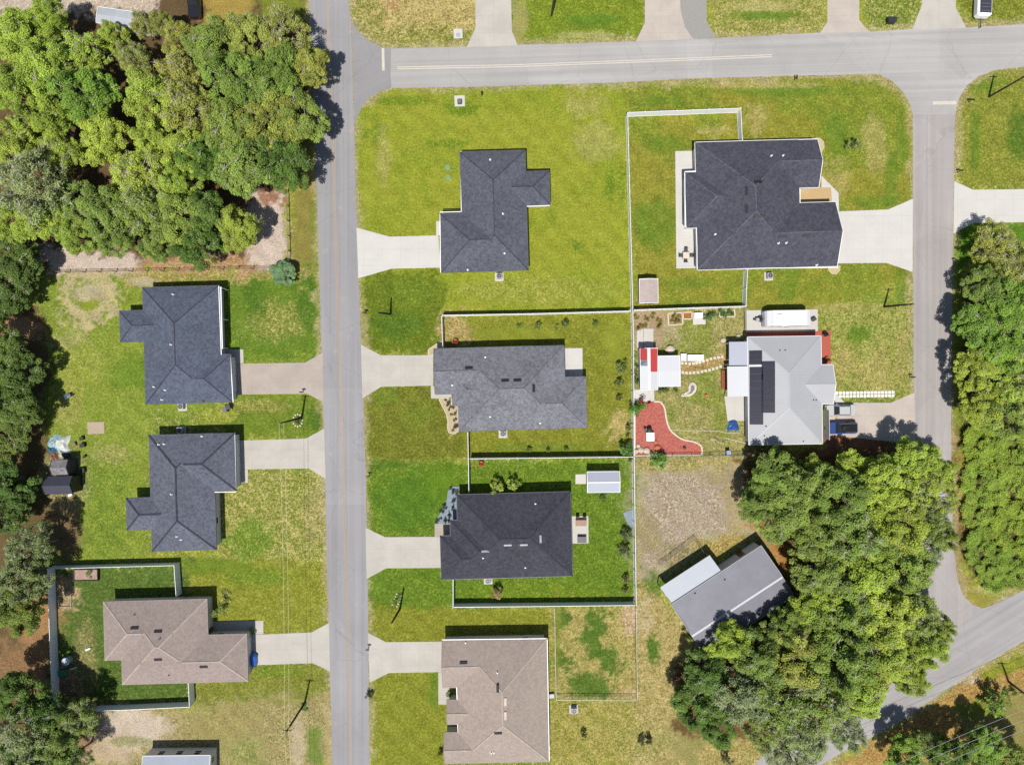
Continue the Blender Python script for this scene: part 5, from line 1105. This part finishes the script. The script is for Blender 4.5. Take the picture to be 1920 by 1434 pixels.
for i,(px,py) in enumerate(((839,314),(840,333))):
    x,y = P(px,py); rt = thing('septic_lid','%s green septic lid ring on the lawn left of the top-middle house' % ('upper','lower')[i],'septic lid',(x,y,0),0,'septic lids')
    MB().lathe([(0.50,0.0),(0.50,0.07),(0.42,0.09),(0.40,0.05),(0.38,0.09),(0.02,0.11)],18).build('lid', GLID, rt)
def chair(px, py, rot, label, mat=M_DARK, hz=0.5):
    x,y = P(px,py,hz); rt = thing('patio_chair',label,'chair',(x,y,0),rot,'patio chairs')
    MB().bbox(0,0,0.40,0.52,0.52,0.07,0.02).build('seat', mat, rt); MB().bbox(0,0.27,0.47,0.52,0.06,0.5,0.02).build('backrest', mat, rt)
    for a in (-0.22,0.22):
        for b in (-0.22,0.22): MB().box(a,b,0,0.05,0.05,0.40).build('leg', mat, rt)
x,y = P(1286.7,478.7,0.7); rt = thing('patio_table','pale square table between four dark chairs on the bright patio','table',(x,y,0),0.02); MB().bbox(0,0,0.68,1.0,1.0,0.06,0.02).build('top', M_STONE, rt)
for a in (-0.42,0.42):
    for b in (-0.42,0.42): MB().box(a,b,0,0.06,0.06,0.68).build('leg', M_DARK, rt)
for px,py,r,l in ((1286.5,469,0,'topmost'),(1276.5,478.7,1.57,'leftmost'),(1296.7,478.7,-1.57,'rightmost'),(1286,488.5,3.14,'lowest')): chair(px,py,r,'%s dark chair at the square table on the bright patio' % l)
# patio of the blackish house
x,y = P(1089.5,980,0.6); rt = thing('patio_table','tan table with dark chairs pushed under on the blackish house patio','table',(x,y,0),0.0); MB().bbox(0,0,0.66,1.7,0.95,0.07,0.05).build('top', plain('tan_top',pc(196,164,140),0.7,0.2), rt)
for a in (-0.7,0.7):
    for b in (-0.36,0.36): MB().box(a,b,0,0.07,0.07,0.66).build('leg', M_WOOD, rt)
chair(1083,970,0,'left brown chair behind the tan patio table',plain('brown_wood',(0.06,0.03,0.02),0.7,0.2)); chair(1096,970,0,'right brown chair behind the tan patio table',plain('brown_wood',(0.06,0.03,0.02),0.7,0.2))
x,y = P(1091,1011,0.5); rt = thing('fire_pit','black lidded fire table at the foot of the blackish house patio','fire pit',(x,y,0)); MB().bbox(0,0,0,1.25,0.85,0.6,0.06).build('body', M_BLACK, rt); MB().bbox(0,0,0.60,1.4,0.98,0.09,0.04).build('lid', M_DARK, rt)
def pot(px, py, label, mat=M_TERRA, r=0.42, plant=True, hgt=0.6, col=(150,90,60)):
    x,y = P(px,py,hgt); rt = thing('planter_pot',label,'plant pot',(x,y,0)); MB().lathe([(r*0.6,0),(r*0.8,hgt*0.5),(r,hgt*0.92),(r*1.06,hgt*0.93),(r*1.06,hgt),(r*0.9,hgt),(r*0.86,hgt-0.08)],14).build('pot', mat, rt)
    if plant:
        f = link('foliage', PROTO['shrub'][0]['crown'], rt, (0,0,hgt-0.1)); f.scale = (r,r,r*0.8); f.color = (*pc(*col),1)
pot(853,641,'terracotta red pot in the strip north of the mid-grey house',r=0.45,col=(196,96,72)); pot(902,870,'orange pot on the vivid lawn near the fence corner',r=0.42,col=(206,120,70),hgt=0.5)
pot(1548,626,'dark plant pot at the top corner of the red porch',M_BLACK,0.4,True,0.5,(60,70,40)); pot(1552,674,'leafy plant pot at the lower right of the red porch',M_TERRA,0.4,True,0.5,(120,130,60))
# stepping stones
def stones(label, pts, w, l, mat, name='stepping_stone_path'):
    x0,y0 = P(*pts[0]); rt = thing(name,label,'stepping stones',(x0,y0,0),0,'stepping stone paths'); ms = MB().bbox(0,0,0,w,l,0.06,0.02).mesh('stone', mat)
    for px,py in pts:
        x,y = P(px,py); link('stone', ms, rt, (x-x0,y-y0,0.0), random.uniform(-0.06,0.06))
stones('upper row of white square pavers leading to the pale metal-roofed house', [(1569+6.58*k,736.5-0.08*k) for k in range(17)], 0.44,0.44,plain('white_paver',(0.62,0.60,0.55),0.8,0.2,var=0.06))
stones('lower row of white square pavers leading to the pale metal-roofed house', [(1575.5+6.58*k,742.8-0.08*k) for k in range(16)], 0.44,0.44,plain('white_paver',(0.62,0.60,0.55),0.8,0.2,var=0.06))
cv = [(1279,681),(1286,681),(1293,682),(1300,681.5),(1306,680.5),(1312,679),(1319,677),(1326,675),(1333,672.5),(1340,671),(1347,670),(1354,669)]
stones('upper curving row of cream stepping stones in the garden', cv, 0.42,0.42,M_STONE)
cv = [(1280,698),(1287,699),(1294,699),(1301,698.5),(1308.5,698),(1316,696.5),(1323,695),(1330,693.5),(1337,691.5),(1344,689.5),(1351,687)]
stones('lower curving row of cream stepping stones in the garden', cv, 0.42,0.42,M_STONE)
# beds
def bed(label, pxs, mat, kerb=None, kw=0.16, closed=True, z=0.05, name='planting_bed'):
    pts = [P(*p) for p in pxs]; o0 = pts[0]; rt = thing(name,label,'garden bed',(*o0,0)); loc = [(x-o0[0],y-o0[1]) for x,y in pts]
    MB().prism(loc,-0.05,z).build('mulch', mat, rt)
    if kerb:
        mb = MB(); q = loc+[loc[0]] if closed else loc
        for a,b in zip(q[:-1],q[1:]): mb.beam((*a,z),(*b,z),kw,0.14)
        mb.build('edging', kerb, rt)
def arc(pts, n=6):      # smooth an open control polyline
    out = []
    for i in range(len(pts)-1):
        p0 = pts[max(i-1,0)]; p1 = pts[i]; p2 = pts[i+1]; p3 = pts[min(i+2,len(pts)-1)]
        for k in range(n):
            t = k/n; out.append(tuple(0.5*((2*b)+(-a+c)*t+(2*a-5*b+4*c-d)*t*t+(-a+3*b-3*c+d)*t**3) for a,b,c,d in zip(p0,p1,p2,p3)))
    return out+[pts[-1]]
REDM = plain('red_mulch', pc(204,120,106), 1.0, 0.05, var=0.45, scale=3.5, bump=0.6); CREAM = plain('cream_edging',(0.52,0.46,0.36),0.8,0.1,var=0.1)
edge = arc([(1226,753),(1238,754),(1246,766),(1249,785),(1256,805),(1270,818),(1284,825),(1300,828),(1312,834),(1316,842),(1315,853.5)])
bed('sweeping red mulch garden with cream curb along the long white fence', edge+[(1190,854.5),(1190,754)], REDM, CREAM, 0.22, False)
bed('tan gravel bed with small shrubs along the front of the mid-grey house', [(847.5,738),(847.5,760),(859,760),(860,808),(851,813),(842,811),(839.5,804),(840,790),(838,778),(832,766),(826,754),(823,746.5),(847.5,746.5)][::-1], plain('tan_gravel',pc(214,196,162),1,0.05,var=0.2,scale=5), CREAM, 0.12)
bed('blue-grey gravel bed with dark round shrubs beside the blackish house', [(845,912),(862,912),(862,974),(846,982),(818,982),(816,976),(828,958),(838,935),(840,920)], plain('blue_gravel',pc(158,172,184),1,0.05,var=0.3,scale=5))
bed('small blue-grey gravel bed at the east fence of the vivid lawn', [(1168,962),(1180,956),(1188,957),(1188,985),(1180,990),(1174,976)], plain('blue_gravel',pc(158,172,184),1,0.05,var=0.3,scale=5))
bed('little gravel corner bed at the garage of the mid-grey house', [(803,666),(803,656),(820,644),(829,640),(829,666)], plain('tan_gravel',pc(214,196,162),1,0.05,var=0.2,scale=5), CREAM, 0.12)
bed('rounded pale gravel patch at the north corner of the big dark house', [(1528,259),(1538,259),(1545,266),(1546,277),(1540,288),(1528,288)], plain('yellow_gravel',pc(222,206,160),1,0.05,var=0.15,scale=5))
bed('rounded pale gravel patch at the south corner of the big dark house', [(1552,498),(1576,498),(1575,508),(1568,515),(1559,514),(1553,508)], plain('yellow_gravel',pc(222,206,160),1,0.05,var=0.15,scale=5))
bed('vegetable bed with cream edging against the fence, leftmost of three', [(1252,588),(1279,586.5),(1280,608),(1253,610)], plain('bed_soil',pc(188,164,124),1,0.05,var=0.35,scale=3), CREAM, 0.14)
bed('bare brown vegetable bed beside the white table pad', [(1280,586),(1297,585.5),(1297,598),(1281,598.5)], plain('brown_soil',pc(176,120,66),1,0.05,var=0.35,scale=3), CREAM, 0.14)
bed('long vegetable bed right of the white table pad', [(1349,583),(1377,582),(1377.5,593.5),(1349,594)], plain('green_soil',pc(128,120,66),1,0.05,var=0.35,scale=3), CREAM, 0.14)
BS = [(835,750,4),(842,757,8),(848,764,5),(841,768,4),(846,777,4),(854,776,5),(853,787,5),(854,799,7),(849,807,4)]
for k,(px,py,rp) in enumerate(BS): tree(px,py,rp*0.78,'shrub',0.2+rp*0.06,(92,96,50),'small dark shrub on the tan gravel bed, %s from the top' % ORD[k],'gravel bed shrubs','bed_shrub','shrub')
BS = [(846,915,5),(853,922,9),(850,938,6),(834,949.5,7),(850,952,6),(828.5,959,6),(843,966,6),(819,977,6),(834,977,6),(842,976,5),(826,972,4)]
for k,(px,py,rp) in enumerate(sorted(BS,key=lambda q:q[1])): tree(px,py,rp*0.78,'shrub',0.2+rp*0.06,(54,72,48),'dark round shrub on the blue-grey gravel bed, %s from the top' % ORD[k],'gravel bed shrubs','bed_shrub','shrub')
VS = [(1193,593),(1213,597),(1225,591),(1236,600),(1208,610),(1199,615),(1235,611),(1262,592),(1272,594),(1263,602),(1271,601)]
for k,(px,py) in enumerate(sorted(VS,key=lambda q:q[0])): tree(px,py,6,'shrub',0.5,(128,118,50),'olive garden plant in the top left garden corner, %s from the fence' % ORD[k],'garden plants','garden_plant','plant')
for k,(px,py,rp) in enumerate(((1331,590,11),(1322,593,6),(1352,588,8),(1364,588,8),(1371,586,6))): tree(px,py,rp,'shrub',0.8,(88,120,60),'leafy vegetable plant under the garden fence, %s from the table pad' % ORD[k] ,'garden plants','garden_plant','plant')
for k,(px,py,rp) in enumerate(((1190,700,8),(1191,716,8),(1193,686,6),(1240,731,9),(1250,729,7),(1268,730,6))): tree(px,py,rp,'shrub',0.7,(96,120,56),'weedy shrub at the foot of the red and white shed and carport, %s of six' % ORD[k],'garden plants','garden_plant','plant')
# garden things
def plain_table(px, py, w, d, hgt, label, mat, name='garden_table', leg=M_GREY):
    x,y = P(px,py,hgt); rt = thing(name,label,'table',(x,y,0),0.02); MB().bbox(0,0,hgt-0.05,w,d,0.05,0.015).build('top', mat, rt)
    for a in (-1,1):
        for b in (-1,1): MB().box(a*(w/2-0.08),b*(d/2-0.08),0,0.06,0.06,hgt-0.05).build('leg', leg, rt)
plain_table(1219.5,819,1.25,1.35,0.75,'white square table on the red mulch',M_WHITE)
x,y = P(1218,806,0.8); rt = thing('barbecue_grill','black barbecue grill above the white table on the red mulch','grill',(x,y,0)); MB().lathe([(0.1,0.55),(0.35,0.65),(0.42,0.85),(0.36,1.02),(0.12,1.12)],14).build('bowl', M_BLACK, rt)
for a in (0,2.1,4.2): MB().tube([(0.2*math.cos(a),0.2*math.sin(a),0.65),(0.4*math.cos(a),0.4*math.sin(a),0)],0.025).build('leg', M_DARK, rt)
MB().box(-0.65,0,0.78,0.4,0.5,0.04).build('side_shelf', M_DARK, rt)
REDC = plain('red_plastic',(0.40,0.035,0.035),0.5,0.3,var=0.1)
chair(1202,752,0.6,'left of two red chairs on the white slab above the red mulch',REDC); chair(1218,759,0.2,'right of two red chairs at the top of the red mulch',REDC)
x,y = P(1311,596.5,0.0); plain_table(1310,591,1.3,0.8,0.75,'white potting table on the pale pad against the garden fence',M_WHITE); flat('patio', [(1299,586),(1322,585),(1323,608),(1299.5,609)], M_CONCB, 0.05)
def planter(px,py,w,d,label,hgt=0.5):
    x,y = P(px,py,hgt); rt = thing('raised_planter',label,'planter',(x,y,0),0.0); t = 0.06
    MB().box(0,d/2-t/2,0,w,t,hgt).box(0,-d/2+t/2,0,w,t,hgt).box(-w/2+t/2,0,0,t,d-2*t,hgt).box(w/2-t/2,0,0,t,d-2*t,hgt).build('frame', M_WHITE, rt); MB().box(0,0,0,w-2*t,d-2*t,hgt-0.12).build('cover_sheet', plain('white_sheet',(0.55,0.55,0.55),0.8,0.2), rt)
planter(1282,670,0.85,1.15,'small white raised box right of the carport'); planter(1304.5,671,2.5,1.0,'long white raised box right of the small one beside the carport')
x,y = P(1291,729); rt = thing('garden_pond','kidney-shaped stone-rimmed pond in the garden','pond',(x,y,0))
kp = arc([(1279,741),(1286,737),(1292,733),(1293,724),(1297,719),(1303,722),(1303,731),(1297,738),(1289,741),(1279,741)]); kl = [(P(a,b)[0]-x,P(a,b)[1]-y) for a,b in kp]
MB().prism(kl[:-1],-0.05,0.04).build('water', plain('pond_water',(0.16,0.15,0.17),0.1,0.5), rt)
for k in range(0,len(kl)-1,2):
    MB().bbox(kl[k][0],kl[k][1],0,0.42,0.34,0.22,0.08,random.random()*3).build('rim_stone', M_STONE, rt)
x,y = P(1357,712,0.5); rt = thing('garden_bench','long reddish wooden bench left of the white porch roof','bench',(x,y,0),0.0)
for k in range(4): MB().box(-0.27+k*0.18,0,0.42,0.15,3.0,0.05).build('slat', M_REDWOOD, rt)
for yy in (-1.3,0,1.3): MB().box(0,yy,0,0.6,0.08,0.42).build('leg', M_REDWOOD, rt)
for k in range(2): MB().box(0.36,0,0.6+k*0.2,0.04,3.0,0.14).build('back_slat', M_REDWOOD, rt)
for yy in (-1.3,0,1.3): MB().box(0.40,yy,0.0,0.06,0.08,0.95).build('back_post', M_REDWOOD, rt)
def crumple(w, d, hgt, seed, n=9):
    r = random.Random(seed); mb = MB(); vs=[]; fs=[]
    for i in range(n):
        for j in range(n):
            u,v = i/(n-1)*2-1, j/(n-1)*2-1; e = max(abs(u),abs(v)); ang = math.atan2(v,u); kx = 1+0.18*math.sin(3*ang+seed)
            vs.append((u*w/2*kx+r.uniform(-0.05,0.05), v*d/2*kx+r.uniform(-0.05,0.05), max(0.01,hgt*(1-e**2.2)*(0.65+0.6*r.random()))))
    for i in range(n-1):
        for j in range(n-1): fs.append((i*n+j,(i+1)*n+j,(i+1)*n+j+1,i*n+j+1))
    return mb.add(vs,fs)
def tarp(px,py,w,d,hgt,col,label,seed,name='tarp',cat='tarp'):
    x,y = P(px,py,hgt*0.5); o = crumple(w,d,hgt,seed).build(name, plain('tarp_%d'%seed,col,0.45,0.4,var=0.25), None, (x,y,0.02)); tag(o,label,cat)
tarp(1376,798,1.6,1.6,0.7,(0.03,0.09,0.30),'crumpled bright blue tarp beside the pale metal-roofed house',3)
tarp(101,830,1.9,2.2,0.5,(0.22,0.33,0.35),'pale teal tarp at the top of the junk pile by the left sheds',4); tarp(114,832,2.4,2.2,0.6,(0.46,0.47,0.44),'white sheeting in the middle of the junk pile by the left sheds',5); tarp(97,843,1.5,1.0,0.5,(0.03,0.10,0.16),'dark blue tarp on the left of the junk pile by the left sheds',6); tarp(119,850,1.7,1.0,0.5,(0.42,0.47,0.46),'pale grey sheet at the foot of the junk pile by the grey shed',7); tarp(101,859,0.9,1.8,0.5,(0.22,0.08,0.06),'rust-red sheet left of the grey gabled shed',8)
def crate(px,py,w,d,hgt,mat,label,rot=0.2):
    x,y = P(px,py,hgt); rt = thing('storage_box',label,'box',(x,y,0),rot); MB().bbox(0,0,0,w,d,hgt*0.85,0.03).build('body', mat, rt); MB().bbox(0,0,hgt*0.85+0.003,w+0.06,d+0.06,hgt*0.15,0.03).build('lid', mat, rt)
crate(152,822,0.55,0.5,0.5,M_BLACK,'small black box, topmost of those right of the junk pile'); crate(153,835,0.7,0.55,0.6,M_BLACK,'larger black box right of the junk pile'); crate(157,856,0.45,0.3,0.4,M_BLACK,'small black box on the grass right of the grey shed',0.7); crate(154,882,0.6,0.7,0.6,M_BLACK,'black box right of the two left sheds',0.1); crate(122,853,0.9,0.55,0.6,M_DARK,'dark crate above the grey gabled shed',0.1); crate(131,928,0.6,0.35,0.35,M_WHITE,'white box at the foot of the black shed',0.4)
crate(138,833,0.5,0.5,0.45,M_WOOD,'brown box on the bare patch by the junk pile',0.4)
def bl(px,py,label,col=(0.10,0.16,0.20)):
    x,y = P(px,py,0.5); rt = thing('wheelbarrow',label,'wheelbarrow',(x,y,0),0.4); MB().add([(-0.3,-0.25,0.3),(0.35,-0.2,0.3),(0.35,0.2,0.3),(-0.3,0.25,0.3),(-0.5,-0.38,0.62),(0.5,-0.33,0.58),(0.5,0.33,0.58),(-0.5,0.38,0.62)],[(3,2,1,0),(0,1,5,4),(1,2,6,5),(2,3,7,6),(3,0,4,7)]).build('tray', plain('barrow_blue',col,0.5,0.4), rt)
    for s_ in (-1,1): MB().beam((0.7,s_*0.06,0.25),(-1.0,s_*0.3,0.6),0.05,0.05).beam((-0.4,s_*0.25,0.4),(-0.45,s_*0.27,0.0),0.04,0.04).build('handle', M_WOOD, rt)
    w = link('wheel', TY, rt, (0.66,0,0.2), (math.pi/2,0,0)); w.scale = (0.6,0.6,0.4)
bl(127,743,'blue wheelbarrow standing alone on the left lawn')
x,y = P(123,1240,1.0); rt = thing('water_tank','round pale blue lidded tank by the tall white fence','tank',(x,y,0)); MB().lathe([(0.55,0),(0.58,0.1),(0.58,0.9),(0.52,1.0)],18).build('drum', M_GREY, rt); MB().lathe([(0.60,1.003),(0.60,1.06),(0.5,1.10),(0.15,1.12),(0.13,1.16),(0.05,1.17)],18).build('lid', plain('pale_blue_lid',(0.42,0.48,0.58),0.4,0.4), rt)
crate(115,1262,0.95,0.8,0.5,plain('green_plastic',(0.03,0.24,0.12),0.5,0.3),'green plastic box against the tall white fence',0.1)
x,y = P(164,1217,0.3); rt = thing('propane_cylinder','white gas cylinder lying on the fenced back lawn','gas cylinder',(x,y,0),0.4); MB().tube([(-0.45,0,0.16),(-0.4,0,0.16),(0.35,0,0.16),(0.42,0,0.16)],[0.08,0.16,0.16,0.08],12).build('bottle', M_WHITE, rt); MB().tube([(0.40,0,0.16),(0.55,0,0.16)],[0.05,0.04],8).build('valve', M_GALV, rt)
x,y = P(137,1253,0.15); o = thing('plank','white plank lying by the round tank','plank',(x,y,0),R(18)); MB().box(0,0,0.02,1.1,0.16,0.05).build('board', M_WHITE, o)
# raised dark-framed garden box inside the tall fence
x,y = P(160,1078,0.6); rt = thing('raised_garden_box','dark-framed raised garden box in the top left of the fenced back yard','planter',(x,y,0),R(1)); w,d,t = 3.7,1.75,0.1
for sx,sy,ww,dd in ((0,d/2,w,t),(0,-d/2,w,t),(-w/2,0,t,d-t),(w/2,0,t,d-t)): MB().box(sx,sy,0,ww,dd,0.62).build('board', M_BLACK, rt)
MB().box(0,0,0,w-t,d-t,0.42).build('soil', plain('pale_soil',pc(196,166,150),1,0.05,var=0.3,scale=4), rt)
tree(166,1077,8,'shrub',1.1,(110,140,60),'green plant growing in the dark-framed garden box','garden plants','garden_plant','plant')
x,y = P(122,1122,0.1); rt = thing('timber_frame','empty timber bed frame below the dark garden box by the tall fence','frame',(x,y,0),R(-2)); 
for sx,sy,ww,dd in ((0,1.3,2.0,0.12),(0,-1.3,2.2,0.12),(0.95,0,0.12,2.5),(-0.95,0,0.12,2.5)): MB().box(sx,sy,0,ww,dd,0.15).build('board', plain('tan_timber',(0.30,0.23,0.16),0.9,0.1,var=0.2), rt)
ROCKS = [(1193,846,0.9),(1202,844,1.0),(1213,845,1.1),(1220,850,0.8),(1197,836,0.7)]
def rock(px,py,s_,label,mat=M_ROCK):
    x,y = P(px,py,0.3); r = random.Random(int(px*7+py)); mb = MB(); rings=[]
    for z,k in ((0.0,1.0),(0.22,1.05),(0.42,0.75),(0.5,0.3)):
        rings.append([(math.cos(t*0.785)*s_*0.5*k*r.uniform(0.85,1.12),math.sin(t*0.785)*s_*0.45*k*r.uniform(0.85,1.12),z*s_) for t in range(8)])
    o = loft(rings).build('boulder', mat, None, (x,y,0)); tag(o,label,'rock','garden boulders')
for k,(px,py,s_) in enumerate(sorted(ROCKS)): rock(px,py,s_,'beige boulder at the lower left corner of the red mulch, %s from the left' % ORD[k])
rock(1233,839,1.0,'orange boulder right of the beige ones on the red mulch',M_TERRA); rock(1230,829,0.7,'small orange boulder right of the white table',M_TERRA); rock(1357,638,0.9,'pale boulder at the corner of the lilac awning'); rock(1256,655,1.5,'pale flat boulder above the white carport'); rock(1385,631,0.8,'pale boulder beside the camper pad fence'); rock(1284,839,0.6,'dark stone near the tip of the red mulch',M_BLACK)
x,y = P(1338,830,0.5); rt = thing('clothes_frame','pale bent pipe frame standing on the grass by the red mulch','frame',(x,y,0)); MB().tube([(-0.6,0.4,0),(-0.6,0.4,0.8),(0.3,0.5,0.8),(0.5,0.1,0.8),(0.5,0.1,0)],0.04).tube([(0.5,0.1,0.78),(1.6,-0.1,0.78),(1.6,-0.1,0)],0.035).build('pipe', M_STONE, rt)
o = MB().tube([(*P(a,b),0.03) for a,b in arc([(1256,805),(1282,807),(1310,807),(1345,808),(1362,811),(1388,812)])],0.045,6).build('garden_hose', M_STONE); tag(o,'pale hose snaking across the garden to the red mulch','hose')
o = MB().tube([(*P(a,b),0.03) for a,b in arc([(1360,821),(1380,826),(1400,832)])],0.06,6).build('garden_hose', M_STONE); tag(o,'short pale pipe reaching the wall of the metal-roofed house','hose')
bin_(1366,849,(0.22,0.28,0.36),'grey-blue bin by the low dark wire fence of the garden',0.1)
pot(1325,742,'small brown pot on the garden grass right of the pond',M_TERRA,0.25,False,0.35)
pot(1426,597,'dark pot with plant left of the camper on the pad',M_DARK,0.4,True,0.45,(80,60,50)); crate(1527,598,0.6,0.5,0.6,M_DARK,'grey-black locker right of the camper on the pad',0.5)
crate(1033,1305,1.0,0.6,0.5,M_GREY,'grey box by the chain link gate beside the beige house',0.1)
x,y = P(558,788,0.1); rt = thing('pole_planter','ring of stones and plants at the foot of the upper left utility pole','garden bed',(x,y,0))
for k in range(12):
    a = k*math.pi/6; MB().bbox(math.cos(a)*0.75,math.sin(a)*0.95,0,0.28,0.22,0.14,0.05,a).build('stone', M_STONE, rt)
f = link('foliage', PROTO['shrub'][1]['crown'], rt, (0.1,0,0)); f.scale = (0.55,0.55,0.6); f.color = (*pc(110,130,60),1)
x,y = P(744,1125,0.1); rt = thing('pole_planter','strip of stones and plants at the foot of the pole south of the blackish house','garden bed',(x,y,0),R(-22))
for k in range(10): MB().bbox(-0.4+(k%2)*0.8,-0.9+(k//2)*0.45,0,0.25,0.22,0.14,0.05,k).build('stone', M_ROCK, rt)
f = link('foliage', PROTO['shrub'][1]['crown'], rt, (0,0.1,0)); f.scale = (0.45,0.9,0.5); f.color = (*pc(120,146,60),1)
